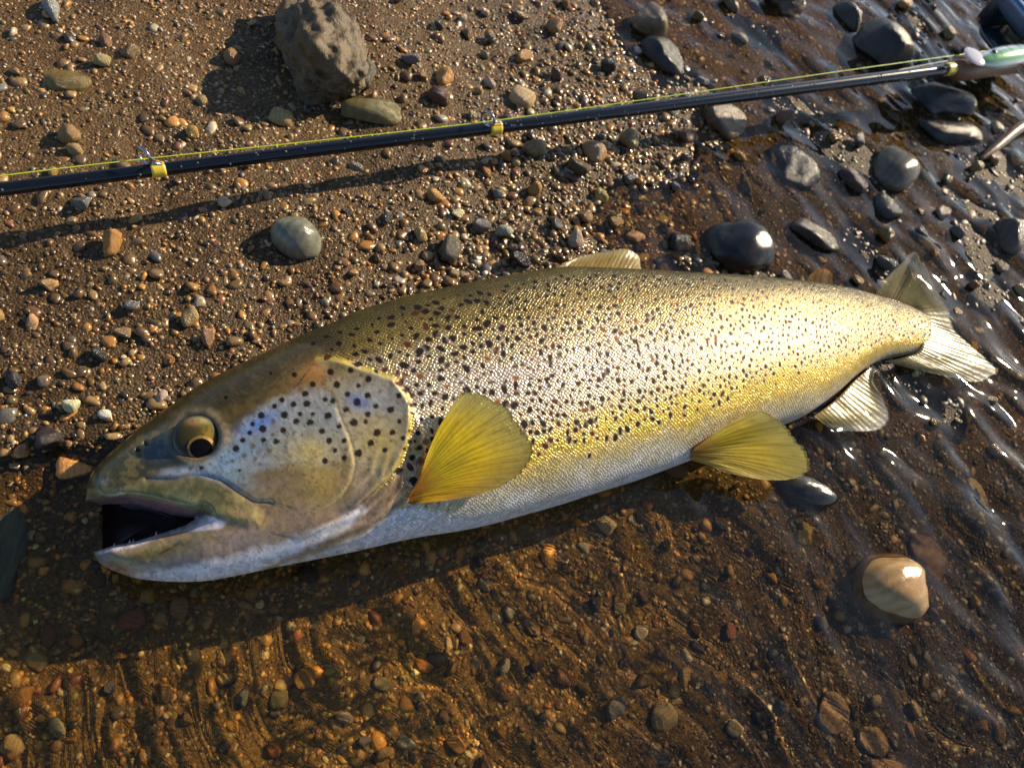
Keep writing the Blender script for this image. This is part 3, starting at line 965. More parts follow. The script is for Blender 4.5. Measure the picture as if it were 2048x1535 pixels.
# top of the head, olive
TOPH = [(100, 1000), (178, 972), (205, 945), (262, 905), (330, 862), (352, 838), (392, 822), (440, 838), (470, 850), (520, 800), (580, 765), (630, 745), (668, 738), (690, 690), (640, 600), (300, 700), (100, 850)]
paint(poly_w(TOPH, 20, 14) * smooth(740, 640, x), (0.034, 0.026, 0.005), 0.97)
paint(poly_w([(430, 830), (500, 790), (600, 735), (660, 715), (665, 740), (600, 775), (540, 800), (470, 870)], 14, 10), (0.11, 0.075, 0.018), .85)
SNOUT = [(170, 975), (215, 925), (300, 872), (348, 870), (352, 905), (372, 932), (320, 950), (296, 957), (240, 985), (180, 1000)]
paint(poly_w(SNOUT, 12, 8), (0.035, 0.040, 0.020), .92)
paint(blob(318, 900, 32, 24), (0.045, 0.075, 0.12), .85)
paint(blob(205, 962, 16, 8), (0.12, 0.16, 0.18), .6)
CHEEK = [(300, 958), (335, 942), (395, 934), (440, 912), (472, 868), (495, 835), (545, 800), (610, 775), (660, 775), (700, 830), (708, 900), (660, 930), (590, 925), (540, 935), (500, 950), (460, 965), (420, 955), (370, 950)]
paint(poly_w(CHEEK, 9, 9), (0.36, 0.37, 0.35), .95)
paint(blob(455, 915, 70, 26, -30), (0.26, 0.42, 0.60), .8)
paint(blob(520, 845, 42, 16, -25), (0.16, 0.30, 0.72), .85)
paint(blob(470, 958, 55, 22, 20), (0.24, 0.38, 0.44), .65)
paint(blob(360, 942, 40, 9, -8), (0.40, 0.48, 0.56), .7)
paint(blob(622, 905, 48, 36), (0.62, 0.47, 0.14), .8)
paint(blob(650, 970, 60, 38, -30), (0.44, 0.30, 0.08), .85)
paint(blob(690, 905, 30, 40), (0.50, 0.38, 0.15), .5)
paint(blob(560, 985, 60, 28, 15), (0.36, 0.24, 0.13), .8)
paint(poly_w(OPERC_E + [(760, 960), (700, 1010), (705, 930), (690, 850), (666, 796), (640, 740)], 5, 2), (0.44, 0.37, 0.24), .9)
paint(blob(635, 748, 55, 30, -20), (0.30, 0.145, 0.04), .9)
paint(blob(690, 735, 40, 16, 15), (0.30, 0.22, 0.05), .8)
paint(blob(718, 803, 26, 15, 20), (0.12, 0.24, 0.60), .85)
paint(blob(760, 800, 40, 24, 20), (0.42, 0.46, 0.50), .6)
paint(blob(760, 885, 46, 38), (0.56, 0.42, 0.12), .8)
paint(blob(715, 960, 34, 50, 20), (0.40, 0.29, 0.17), .8)
paint(blob(780, 950, 40, 40, -40), (0.34, 0.25, 0.10), .7)
paint(blob(420, 870, 26, 34), (0.20, 0.22, 0.20), .5)
# gill membranes and throat
TH = [(520, 1045), (600, 1010), (700, 1010), (770, 960), (800, 1000), (740, 1060), (640, 1095), (480, 1140), (360, 1150), (330, 1110), (430, 1065)]
paint(poly_w(TH, 14, 10), (0.28, 0.19, 0.13), .85)
fw = seg_dist(x[hb], y[hb], z1([(1830, 700), (1780, 900), (1600, 1080), (1300, 1200), (1000, 1300)]), False)
st = np.zeros(n)
st[hb] = smooth(0.35, 0.9, np.cos(fw / 3.6 + 2.6)) * smooth(0, 40, -sdf(x[hb], y[hb], PREOP)) * smooth(600, 720, x[hb]) * smooth(890, 980, y[hb]) * smooth(1085, 1040, y[hb])
paint(st, (0.13, 0.09, 0.05), .5)
SHB = [(816, 800), (838, 850), (850, 905), (842, 950), (805, 1005), (770, 1010), (800, 940), (822, 870)]
paint(poly_w(SHB, 8, 4), (0.40, 0.24, 0.13), .85)
paint(blob(830, 905, 14, 36, 5), (0.50, 0.36, 0.06), .6)
# jaws
paint(poly_w(MAXILLA, 6, 4), (0.135, 0.135, 0.055), .92)
paint(blob(490, 1030, 40, 20, 20), (0.36, 0.25, 0.11), .85)
paint(blob(380, 1000, 40, 14, 18), (0.27, 0.29, 0.15), .5)
paint(blob(230, 985, 40, 10), (0.22, 0.24, 0.14), .6)
GUM = z1([(70, 935), (150, 950), (250, 932), (420, 950), (560, 985), (700, 1035), (692, 1060), (540, 1060), (300, 990), (150, 985), (60, 975)])
paint(poly_w(GUM, 3.5, 2), (0.20, 0.105, 0.125), .95)
paint(blob(455, 966, 40, 6, 22), (0.18, 0.12, 0.17), .5)
JAW = [(180, 1100), (240, 1100), (330, 1075), (400, 1065), (470, 1060), (540, 1060), (560, 1095), (440, 1135), (320, 1155), (230, 1150), (180, 1130)]
paint(poly_w(JAW, 8, 6), (0.24, 0.185, 0.16), .88)
paint(blob(300, 1108, 85, 16, -12), (0.20, 0.155, 0.022), .9)
paint(blob(380, 1080, 60, 10, -10), (0.14, 0.13, 0.05), .7)
paint(blob(205, 1115, 20, 16), (0.17, 0.15, 0.16), .8)
paint(blob(250, 1140, 34, 8, 15), (0.34, 0.17, 0.06), .6)
LIP = z1([(110, 1240), (200, 1200), (330, 1176), (450, 1138), (600, 1088), (692, 1030), (760, 1050), (830, 1080), (800, 1110), (700, 1120), (560, 1130), (440, 1165), (320, 1215), (190, 1240), (150, 1250)])
paint(poly_w(LIP, 3, 1.5), (0.50, 0.47, 0.55), .95)
WHITE = [(262, 1148), (340, 1138), (443, 1117), (553, 1085), (644, 1054), (720, 1012), (735, 1020), (690, 1060), (620, 1092), (560, 1122), (516, 1145), (430, 1175), (300, 1175)]
paint(poly_w(WHITE, 9, 6), (0.62, 0.60, 0.63), .85)
paint(poly_w([(560, 1130), (640, 1105), (730, 1070), (790, 1020), (830, 1010), (900, 1030), (900, 1090), (700, 1130), (560, 1160)], 8, 4), (0.64, 0.63, 0.66), .85)
# dark lines: groove, plate edges
paint(head_w(lambda a, b: np.exp(-(seg_dist(a, b, z1([(390, 845), (560, 848), (690, 838), (800, 880), (900, 945), (1000, 985), (1070, 985)]), False) / 5.0) ** 2)), (0.07, 0.045, 0.04), .5)
paint(head_w(lambda a, b: np.exp(-(seg_dist(a, b, OPERC_E, False) / 5.5) ** 2)) * smooth(1000, 930, y), (0.50, 0.37, 0.05), .8)
paint(head_w(lambda a, b: np.exp(-(seg_dist(a, b, PREOP_E, False) / 2.6) ** 2)), (0.50, 0.38, 0.12), .45)
paint(head_w(lambda a, b: np.exp(-(seg_dist(a - 5, b, PREOP_E, False) / 2.2) ** 2)), (0.13, 0.10, 0.05), .5)
paint(head_w(lambda a, b: np.exp(-(seg_dist(a, b, z1([(460, 1250), (560, 1195)]), False) / 2.5) ** 2)), (0.05, 0.04, 0.02), .8)
paint(head_w(lambda a, b: np.exp(-((np.hypot(a - EYE[0], b - EYE[1]) - 46) / 4.5) ** 2)), (0.03, 0.03, 0.025), .75)
paint(head_w(lambda a, b: np.exp(-(np.minimum(np.hypot(a - 292, b - 886), np.hypot(a - 276, b - 899)) / 4.5) ** 2)), (0.012, 0.012, 0.01), .85)
# fine dark speckle of the head skin
spk = smooth(0.26, 0.46, noise(x / 3.4, y / 3.4, 91) + 0.25 * noise(x / 30, y / 30, 92)) * wh
paint(spk, (0.09, 0.07, 0.03), .55)
gold = smooth(0.1, 0.4, fbm(x / 22, y / 22, 93, 3)) * wh * smooth(820, 900, y)
paint(gold, (0.44, 0.32, 0.10), .25)
brn = smooth(0.12, 0.42, fbm(x / 13, y / 17, 94, 3)) * wh
paint(brn, (0.10, 0.075, 0.03), .2)
mm = (1 + 0.45 * fbm(x / 9 + 2 * fbm(x / 20, y / 20, 98, 2), y / 9 + 2 * fbm(x / 20, y / 20, 99, 2), 97, 4))[:, None]
C = np.where(wh[:, None] > 0.5, C * mm, C)
lo = wh * smooth(1000, 1080, y)
met = met * (1 - wh) + wh * 0.42 * (1 - smooth(980, 1040, y)) * smooth(0.08, 0.3, T)
scl = scl * (1 - wh)
met = np.clip(met, 0, 1)

# ---- spots
head_spots = [(825, 395, 10, 0), (900, 330, 8, 1), (1070, 262, 9, 0), (1197, 270, 14, 0), (1298, 322, 17, 0), (1258, 375, 17, 0), (1130, 408, 15, 0), (1090, 442, 14, 0), (1193, 432, 16, 0),
              (1265, 430, 19, 0), (1018, 493, 18, 0), (1143, 490, 20, 0), (1230, 485, 13, 0), (1298, 485, 13, 0), (1083, 525, 13, 1), (970, 540, 14, 0), (1025, 565, 20, 0), (1208, 525, 17, 0),
              (1283, 533, 19, 0), (1383, 495, 21, 0), (955, 587, 14, 0), (1137, 575, 17, 0), (1192, 592, 11, 1), (1080, 598, 11, 1), (1238, 598, 10, 1), (1348, 578, 18, 0), (915, 627, 15, 0),
              (1030, 627, 15, 0), (1100, 635, 17, 0), (970, 660, 17, 1), (880, 673, 19, 0), (1060, 685, 15, 1), (1388, 630, 18, 0), (1443, 552, 15, 0), (1470, 630, 15, 0), (1420, 682, 14, 0),
              (1480, 680, 12, 1), (1470, 725, 16, 0), (1365, 740, 17, 0), (1412, 748, 10, 1), (1160, 630, 14, 2), (690, 780, 13, 0), (630, 782, 12, 1), (985, 728, 12, 1), (925, 710, 15, 1),
              (1180, 710, 12, 2), (900, 793, 9, 0), (860, 740, 12, 1), (1395, 255, 18, 0), (1358, 298, 10, 2), (1365, 348, 12, 2), (1365, 405, 14, 0), (1408, 412, 16, 0), (1430, 325, 19, 0),
              (1505, 245, 16, 0), (1562, 272, 11, 1), (1602, 295, 18, 0), (1548, 330, 13, 0), (1488, 377, 16, 0), (1598, 382, 17, 0), (1540, 420, 22, 0), (1480, 460, 17, 0), (1600, 485, 16, 0),
              (1523, 533, 21, 0), (1587, 527, 13, 0), (1643, 440, 16, 0), (1665, 360, 12, 1), (1735, 325, 13, 1), (1770, 383, 17, 0), (1725, 460, 20, 0), (1770, 525, 13, 0), (1650, 588, 20, 0),
              (1733, 585, 17, 0), (1615, 642, 18, 0), (1693, 682, 16, 0), (1548, 698, 21, 0), (1792, 615, 14, 0), (1800, 675, 11, 0), (1725, 632, 10, 1), (1607, 730, 10, 1), (1658, 505, 11, 2),
              (1530, 627, 11, 2), (1880, 670, 15, 0), (1857, 632, 10, 0), (1873, 750, 10, 0), (1825, 578, 10, 0), (1190, 380, 9, 2), (1215, 320, 8, 2), (1300, 615, 10, 2), (1310, 690, 14, 2),
              (1255, 650, 9, 2), (740, 760, 9, 1), (800, 720, 8, 1), (840, 690, 9, 1), (900, 740, 10, 2), (1010, 760, 9, 1), (1130, 765, 9, 2), (560, 800, 8, 2)]
dk = [np.array((0.010, 0.007, 0.008)), np.array((0.07, 0.045, 0.02)), np.array((0.20, 0.085, 0.03))]
hX, hY = x[hb], y[hb]
for (a, b, r, k) in head_spots:
    cx, cy = 150 + a / 2.7307, 650 + b / 2.7307
    rr = r / 2.7307 * 1.08
    i = hb[np.nonzero((np.abs(hX - cx) < rr * 2) & (np.abs(hY - cy) < rr * 2))[0]]
    if not len(i):
        continue
    dd = np.hypot(x[i] - cx, y[i] - cy) * (1 + 0.22 * fbm(x[i] / 6 + a, y[i] / 6, 5, 2))
    w = smooth(rr + 1.6, rr - 1.6, dd)[:, None] * (0.97, 0.75, 0.6)[k]
    C[i] = C[i] * (1 - w) + dk[k] * w
    met[i] *= (1 - 0.9 * w[:, 0])
    spot[i] = np.maximum(spot[i], w[:, 0])
# pale rings and the spots of the flank, spread evenly over the skin
rs = np.random.default_rng(404)
T2 = T.reshape(NS, NT_)
pts = []
gridk = {}
LT = arc_u[-1]
cand = np.stack([rs.uniform(arc_u[0], LT, 34000), rs.uniform(-0.13, 0.13, 34000)], 1)
for cu, cv in cand:
    si = np.interp(cu, arc_u, np.arange(NS))
    sf_ = si / (NS - 1)
    k = int(si)
    row = arc_v[k]
    if cv < row[4] or cv > row[-4]:
        continue
    tv = T2[k, min(NT_ - 1, int(np.interp(cv, row, np.arange(NT_))))]
    qx, qy = PX[k, min(NT_ - 1, int(np.interp(cv, row, np.arange(NT_))))], PY[k, min(NT_ - 1, int(np.interp(cv, row, np.arange(NT_))))]
    if inside(np.array([qx]), np.array([qy]), HEAD)[0] or qx < 560:
        continue
    low = np.interp(qx, [800, 860, 1000, 1140, 1300, 1420, 1520, 1650, 1860], [.72, .72, .70, .74, .73, .72, .66, .62, .62])
    if tv > low + rs.normal(0, .03) or tv < 0.045:
        continue
    if tv < 0.15 and rs.random() < 0.45:
        continue
    sp = (0.0036 if sf_ > 0.5 else 0.0043) * (1.12 if tv < 0.22 else 1)
    key = (int(cu / 0.006), int(cv / 0.006))
    bad = False
    for a in (-1, 0, 1):
        for b in (-1, 0, 1):
            for (ou, ov) in gridk.get((key[0] + a, key[1] + b), ()):
                if (ou - cu) ** 2 + (ov - cv) ** 2 < sp * sp:
                    bad = True
    if bad:
        continue
    gridk.setdefault(key, []).append((cu, cv))
    pts.append((cu, cv, sf_, tv))
print('SPOTS', len(pts))
spot2 = spot.reshape(NS, NT_)
SU2, SV2 = SU.reshape(NS, NT_), SV.reshape(NS, NT_)
C2, met2, scl2 = C.reshape(NS, NT_, 3), met.reshape(NS, NT_), scl.reshape(NS, NT_)
for (cu, cv, sf_, tv) in pts:
    r = rs.uniform(0.0011, 0.0020) * (1.28 if sf_ < 0.5 else 1.08) * (0.85 if tv < 0.18 else 1) * np.interp(sf_, [.6, .9], [1, .72]) * (0.7 if rs.random() < 0.3 else 1)
    i0, i1 = np.searchsorted(arc_u, [cu - 3 * r, cu + 3 * r])
    if i1 <= i0 + 1:
        continue
    j = np.searchsorted(arc_v[(i0 + i1) // 2], [cv - 4 * r, cv + 4 * r])
    sl = (slice(i0, i1), slice(max(0, j[0]), j[1]))
    uu, vv = SU2[sl] - cu, SV2[sl] - cv
    if uu.size == 0:
        continue
    th = rs.uniform(0, 3.14); el = rs.uniform(0.75, 1.3)
    a, b = uu * math.cos(th) + vv * math.sin(th), -uu * math.sin(th) + vv * math.cos(th)
    dd = np.hypot(a * el, b / el) * (1 + 0.45 * noise(uu / r * 1.4 + cu * 900, vv / r * 1.3 + cv * 900, 13))
    if rs.random() < 0.35:      # crescent where a scale edge cuts the spot
        dd = np.maximum(dd, 1.25 * r - np.hypot(uu + 0.9 * r, vv - 0.3 * r))
    halo = smooth(r * 2.1, r * 1.1, dd)[..., None] * (0.22 if tv > .2 else 0)
    C2[sl] = C2[sl] * (1 - halo) + np.array((0.62, 0.54, 0.44)) * halo
    red = rs.random()
    cc = np.array((0.010, 0.006, 0.008)) if red < 0.86 else (np.array((0.06, 0.016, 0.011)) if red < 0.96 else np.array((0.16, 0.06, 0.02)))
    w = smooth(r + 0.0003, r - 0.0003, dd)[..., None] * 0.98
    C2[sl] = C2[sl] * (1 - w) + cc * w
    met2[sl] *= (1 - 0.95 * w[..., 0])
    scl2[sl] *= (1 - 0.85 * w[..., 0])
    spot2[sl] = np.maximum(spot2[sl], w[..., 0])
lat = np.exp(-((SV2 - 0.001 - 0.004 * np.sin(SU2 * 9)) / 0.0005) ** 2) * (np.sin(SU2 / 0.0031 * 2 * math.pi) > -0.2) * (1 - wh.reshape(NS, NT_)) * smooth(620, 860, PX)
C2 *= (1 - 0.35 * lat)[..., None]
C, met, scl = np.clip(C2.reshape(-1, 3), 0.004, 0.85), met2.ravel(), scl2.ravel()

# ---- assemble the skin: upper flank plus the side lying on the ground
fq = grid_faces(NS, NT_)
hm = hidden_mouth.ravel()
fq = fq[~hm[fq].all(1)]
thb = np.linspace(math.pi + 0.75, 2 * math.pi - 0.15, NB)
BOT = body_pts(thb)[::6]
nbs = BOT.shape[0]
bxp, byp = proj(np.stack([BOT[..., 0], BOT[..., 1], np.broadcast_to(zm[::6][:, None], BOT.shape[:2])], -1))
fb = grid_faces(nbs, NB)
hmb = (sdf(bxp, byp, MOUTH) > -30).ravel()
fb = fb[~hmb[fb].any(1)]
V = np.concatenate([TOP.reshape(-1, 3), BOT.reshape(-1, 3)])
endc = len(V)
Cb = np.tile(np.array([[0.45, 0.42, 0.36]]), (nbs * NB, 1))
capring = np.concatenate([(NS - 1) * NT_ + np.arange(NT_)])
V = np.concatenate([V, TOP[-1].mean(0)[None] + np.array([[0.003, 0.004, 0]])])
tri = np.stack([capring[:-1], capring[1:], np.full(NT_ - 1, endc)], 1)
me = mesh_np('body', V, [fq, fb + NS * NT_, tri])
attr_color(me, 'Col', np.concatenate([C, Cb, C[-1:]]))
attr_float(me, 'scl', np.concatenate([scl, np.ones(nbs * NB + 1)]))
attr_float(me, 'spot', np.concatenate([spot2.ravel(), np.zeros(nbs * NB + 1)]))
attr_float(me, 'met', np.concatenate([met, np.full(nbs * NB + 1, .2)]))
attr_vec(me, 'suv', np.concatenate([np.stack([SU, SV, 0 * SU], 1), np.zeros((nbs * NB + 1, 3))]))
base = (D3[NS // 2] + V3[NS // 2]) / 2
trout = empty('trout', (float(base[0]), float(base[1]), float(ground(base[0:1], base[1:2])[0])))
tag(trout, 'large brown trout with black spots and yellow fins lying on its side, mouth open', 'fish')
body = link('body', me, M_skin, trout)

# height of the upper flank under a photo pixel
zgrid = np.full((200, 260), np.nan)
gi, gj = np.clip((PY / 8).astype(int), 0, 199), np.clip((PX / 8).astype(int), 0, 259)
zgrid[gi.ravel(), gj.ravel()] = TOP[..., 2].ravel()


dgrid = np.full((200, 260), 9.0)
np.minimum.at(dgrid, (gi.ravel(), gj.ravel()), np.linalg.norm(TOP.reshape(-1, 3) - _C, axis=1))


def flank_z(px, py, default):
    i, j = np.clip((py / 8).astype(int), 0, 199), np.clip((px / 8).astype(int), 0, 259)
    z = zgrid[i, j]
    return np.where(np.isnan(z), default, z)


# ------------------------------------------------------------------ trout: fins
def fin(name, base_px, tip_px, zb, zt, cb, cm, ct, alpha, rays=26, nr=34, ripple=0.0008, ragged=0.02, on_flank=None, bend=0.0, tone=0.2, seed=0, lead=None, frays=None):
    r = np.random.default_rng(seed)
    per = 5
    nu = rays * per + 1
    B, Tp = even(base_px, nu), even(tip_px, nu)
    u = np.linspace(0, 1, nu)
    v = np.linspace(0, 1, nr)
    jag = 1 + ragged * (np.repeat(r.uniform(-1, 0.4, rays + 1), per)[:nu]) - 0.012 * (np.cos(u * rays * 2 * math.pi) < -0.2)
    Q = B[:, None] + (Tp - B)[:, None] * (v[None, :, None] * jag[:, None, None] ** 1)
    perp = np.stack([-(Tp - B)[:, 1], (Tp - B)[:, 0]], 1)
    Q = Q + perp[:, None] * (bend * np.sin(v * math.pi))[None, :, None]
    zb_ = np.interp(u, np.linspace(0, 1, len(zb)), zb)
    zt_ = np.interp(u, np.linspace(0, 1, len(zt)), zt)
    z = zb_[:, None] + (zt_ - zb_)[:, None] * v[None]
    ray = np.cos(u * rays * 2 * math.pi)
    # rays fork towards the edge
    ray2 = np.cos(u * rays * 4 * math.pi)
    rr = ray[:, None] * (1 - 0.6 * smooth(.4, .9, v))[None] + 0.6 * ray2[:, None] * smooth(.45, .85, v)[None]
    z = z + ripple * (0.05 * rr + 1.1 * np.sin(u * 9 + seed)[:, None] * v[None] ** 1.5 + 0.6 * fbm(u[:, None] * 6 + seed, v[None] * 2 + 0 * u[:, None], seed, 2))
    P = unp(Q[..., 0], Q[..., 1], z)
    if on_flank is not None:        # the fin lies over the flank: keep it in front of the skin
        dd_ = P - _C
        dist = np.linalg.norm(dd_, axis=-1)
        gi_, gj_ = np.clip((Q[..., 1] / 8).astype(int), 0, 199), np.clip((Q[..., 0] / 8).astype(int), 0, 259)
        lim = dgrid[gi_, gj_] - (on_flank[0] + (on_flank[1] - on_flank[0]) * v[None] ** 0.8)
        want = np.minimum(dist, lim) - dist
        k15 = np.ones(11) / 11
        for _ in range(2):
            want = np.apply_along_axis(lambda q: np.convolve(np.pad(q, 5, mode='edge'), k15, 'valid'), 0, want)
            want = np.apply_along_axis(lambda q: np.convolve(np.pad(q, 3, mode='edge'), np.ones(7) / 7, 'valid'), 1, want)
        P = _C + dd_ * ((dist + want) / dist)[..., None]
    view = P - _C
    view /= np.linalg.norm(view, axis=-1, keepdims=True)
    thick = 0.0007 - 0.0005 * v
    P2 = P + view * thick[None, :, None]
    f1 = grid_faces(nu, nr)
    N_ = nu * nr
    idx = np.arange(N_).reshape(nu, nr)
    loop = np.concatenate([idx[:-1, 0], idx[-1, :-1], idx[:0:-1, -1], idx[0, :0:-1]])
    nxt = np.roll(loop, -1)
    side = np.stack([loop, nxt, nxt + N_, loop + N_], 1)
    Vv = np.concatenate([P.reshape(-1, 3), P2.reshape(-1, 3)])
    me = mesh_np(name, Vv, [f1[:, ::-1], f1 + N_, side])
    cb, cm, ct = np.array(cb), np.array(cm), np.array(ct)
    w1, w2 = smooth(0.0, 0.35, v)[None, :, None], smooth(0.55, 1.0, v)[None, :, None]
    Cc = (cb * (1 - w1) + cm * w1) * (1 - w2) + ct * w2 + np.zeros((nu, 1, 1))
    if lead is not None:
        wl = np.interp(u, [0, 0.12, 0.35, 1], lead[1])[:, None, None]
        Cc = Cc * (1 - wl) + np.array(lead[0]) * wl
    Cc = Cc * (1 + tone * (-rr)[..., None] + 0.3 * fbm(u[:, None] * 30, v[None] * 5 + 0 * u[:, None], seed + 3, 2)[..., None])
    dark = smooth(0.25, 0.5, noise(u[:, None] * 70, v[None] * 9 + 0 * u[:, None], seed + 8))[..., None] * 0.35
    Cc = Cc * (1 - dark * 0.6)
    al = np.interp(v, np.linspace(0, 1, len(alpha)), alpha)[None, :] * np.ones((nu, 1))
    al = np.clip(al + 0.07 * rr * (al < 0.95), 0.02, 1)
    A = np.concatenate([np.clip(Cc, 0.003, 0.9), al[..., None]], -1).reshape(-1, 4)
    attr_color(me, 'Col', np.concatenate([A, A]))
    return link(name, me, M_fin, trout)


YEL, OLV, ORG = (0.72, 0.56, 0.025), (0.30, 0.27, 0.045), (0.42, 0.17, 0.02)
fin('pectoral_fin', [(838, 962), (822, 985), (815, 1003), (824, 1008)],
    [(923, 782), (952, 783), (982, 796), (1016, 814), (1038, 846), (1060, 874), (1069, 898), (1060, 922), (1034, 952), (990, 978), (923, 996), (850, 1005)],
    [.050, .046, .043, .042], [.06, .06, .062, .06, .056, .05, .044],
    ORG, YEL, (0.42, 0.38, 0.12), [1, 1, .97, .9, .78], rays=27, nr=44, ripple=.0016, on_flank=(0.002, 0.011), bend=-.05, seed=3, lead=((0.45, 0.2, 0.015), [0, 0, 0, 0.75]))
fin('pelvic_fin', [(1392, 893), (1384, 905), (1381, 920)],
    [(1478, 840), (1503, 824), (1530, 822), (1558, 838), (1589, 870), (1613, 907), (1624, 931), (1612, 947), (1573, 959), (1519, 958), (1450, 944)],
    [.026, .022, .018], [.030, .028, .024, .02, .018, .016],
    (0.42, 0.2, 0.05), (0.60, 0.46, 0.04), (0.52, 0.46, 0.13), [1, 1, .97, .92, .8], rays=22, nr=36, ripple=.0013, on_flank=(0.003, 0.006), bend=-.03, seed=5, lead=((0.5, 0.33, 0.1), [0, 0, 0, 0.5]))
fin('anal_fin', [(1745, 733), (1712, 758), (1674, 797), (1628, 832)],
    [(1750, 738), (1747, 765), (1763, 790), (1776, 822), (1776, 845), (1752, 862), (1694, 861), (1655, 853)],
    [.010, .010, .011, .012], [.010, .010, .009, .008, .007, .007],
    (0.34, 0.22, 0.05), (0.34, 0.29, 0.10), (0.44, 0.46, 0.44), [1, .85, .6, .42, .35], rays=20, nr=24, ripple=.0013, tone=.1, seed=7)
fin('dorsal_fin', [(1104, 540), (1160, 546), (1225, 549), (1290, 552)],
    [(1128, 525), (1169, 511), (1210, 502), (1240, 497), (1260, 499), (1274, 507), (1280, 516), (1281, 532), (1290, 547)],
    [.036, .036, .035, .034], [.036, .034, .031, .030, .030, .031],
    (0.20, 0.15, 0.03), (0.34, 0.24, 0.06), (0.48, 0.40, 0.20), [1, 1, .95, .85, .75], rays=22, nr=26, ripple=.0018, seed=9)
fin('adipose_fin', [(1612, 568), (1640, 572), (1668, 576)], [(1620, 550), (1634, 539), (1648, 535), (1662, 541), (1670, 556)],
    [.028, .027, .026], [.032, .034, .030], (0.12, 0.09, 0.03), (0.24, 0.15, 0.05), (0.45, 0.2, 0.05), [1, 1, 1], rays=4, nr=14, ripple=.0004, seed=11)
fin('tail_fin', [(1752, 592), (1800, 606), (1836, 622), (1848, 650), (1846, 685), (1836, 704), (1800, 716), (1770, 722)],
    [(1773, 556), (1804, 524), (1828, 504), (1843, 520), (1860, 552), (1880, 592), (1899, 622), (1906, 655), (1926, 677), (1957, 704), (1993, 738), (1982, 757), (1955, 764), (1908, 756), (1850, 743), (1800, 731)],
    [.013, .013, .013, .013, .013, .012, .011, .010], [.018, .022, .026, .021, .016, .013, .010, .008, .007, .006, .006, .006],
    (0.22, 0.15, 0.05), (0.34, 0.30, 0.13), (0.46, 0.46, 0.38), [1, .8, .58, .42, .32], rays=44, nr=32, ripple=.0016, ragged=.03, tone=.1, seed=13)

# ------------------------------------------------------------------ trout: eye, mouth
M_eye = make_col_mat('eye_wet', 0.15, 0.0, 0.0, 0.35)
ez = float(np.nanmedian(flank_z(np.array([340., 350, 440, 445]), np.array([860., 900, 850, 890]), 0.04)))
ec = unp(EYE[0], EYE[1], ez)
er = 44.0 / (FPX / np.linalg.norm(ec - _C) * 1.0)
nrm = (_C - ec) / np.linalg.norm(_C - ec)
nrm = nrm * 0.55 + np.array([0, 0, 1.0]) * 0.45
nrm /= np.linalg.norm(nrm)
ax1 = np.cross(nrm, _U); ax1 /= np.linalg.norm(ax1)
ax2 = np.cross(nrm, ax1)
cen = ec - nrm * 0.0028


def cap(center, axis_, a1, a2, R, r0, r1, depth, nr=18, nt=64, lift_=0.0):
    """part of a flattened dome between polar radii r0..r1 (fractions of R)"""
    rr = np.linspace(r0, r1, nr)
    th = np.linspace(0, 2 * math.pi, nt, endpoint=False)
    h = depth * np.sqrt(np.clip(1 - rr ** 2, 0, 1)) + lift_
    return center + R * rr[:, None, None] * (a1 * np.cos(th)[None, :, None] + a2 * np.sin(th)[None, :, None]) + axis_ * h[:, None, None]


Ve = cap(cen, nrm, ax1, ax2, er, 0.002, 1.0, 0.0050, 40, 96)
me = mesh_np('eye', Ve.reshape(-1, 3), [grid_faces(40, 96, True), np.arange(96)[None, ::-1]])
exx, eyy = proj(Ve.reshape(-1, 3))
dxx, dyy = exx - EYE[0], eyy - EYE[1]
ecol = np.tile(np.array([[0.035, 0.03, 0.008]]), (len(exx), 1))
def ep(w, c):
    global ecol
    ecol = ecol * (1 - w[:, None]) + np.array(c) * w[:, None]
ep(np.exp(-((dxx - 22) / 14) ** 2 - ((dyy + 2) / 26) ** 2), (0.17, 0.115, 0.014))
ep(np.exp(-((dxx - 6) / 24) ** 2 - ((dyy + 34) / 8) ** 2) * .8, (0.28, 0.26, 0.10))
ep(np.exp(-((dxx + 6) / 14) ** 2 - ((dyy + 30) / 8) ** 2) * .7, (0.20, 0.08, 0.04))
ep(np.exp(-((dxx + 18) / 12) ** 2 - ((dyy - 24) / 14) ** 2) * .85, (0.018, 0.018, 0.014))
ep(smooth(0.05, 0.4, fbm(exx / 7, eyy / 7, 5, 3)) * .5, (0.035, 0.03, 0.012))
ep(smooth(38, 44, np.hypot(dxx, dyy)), (0.03, 0.03, 0.03))
attr_color(me, 'Col', np.clip(ecol, 0.004, 1))
eye = link('eye', me, M_eye, trout)


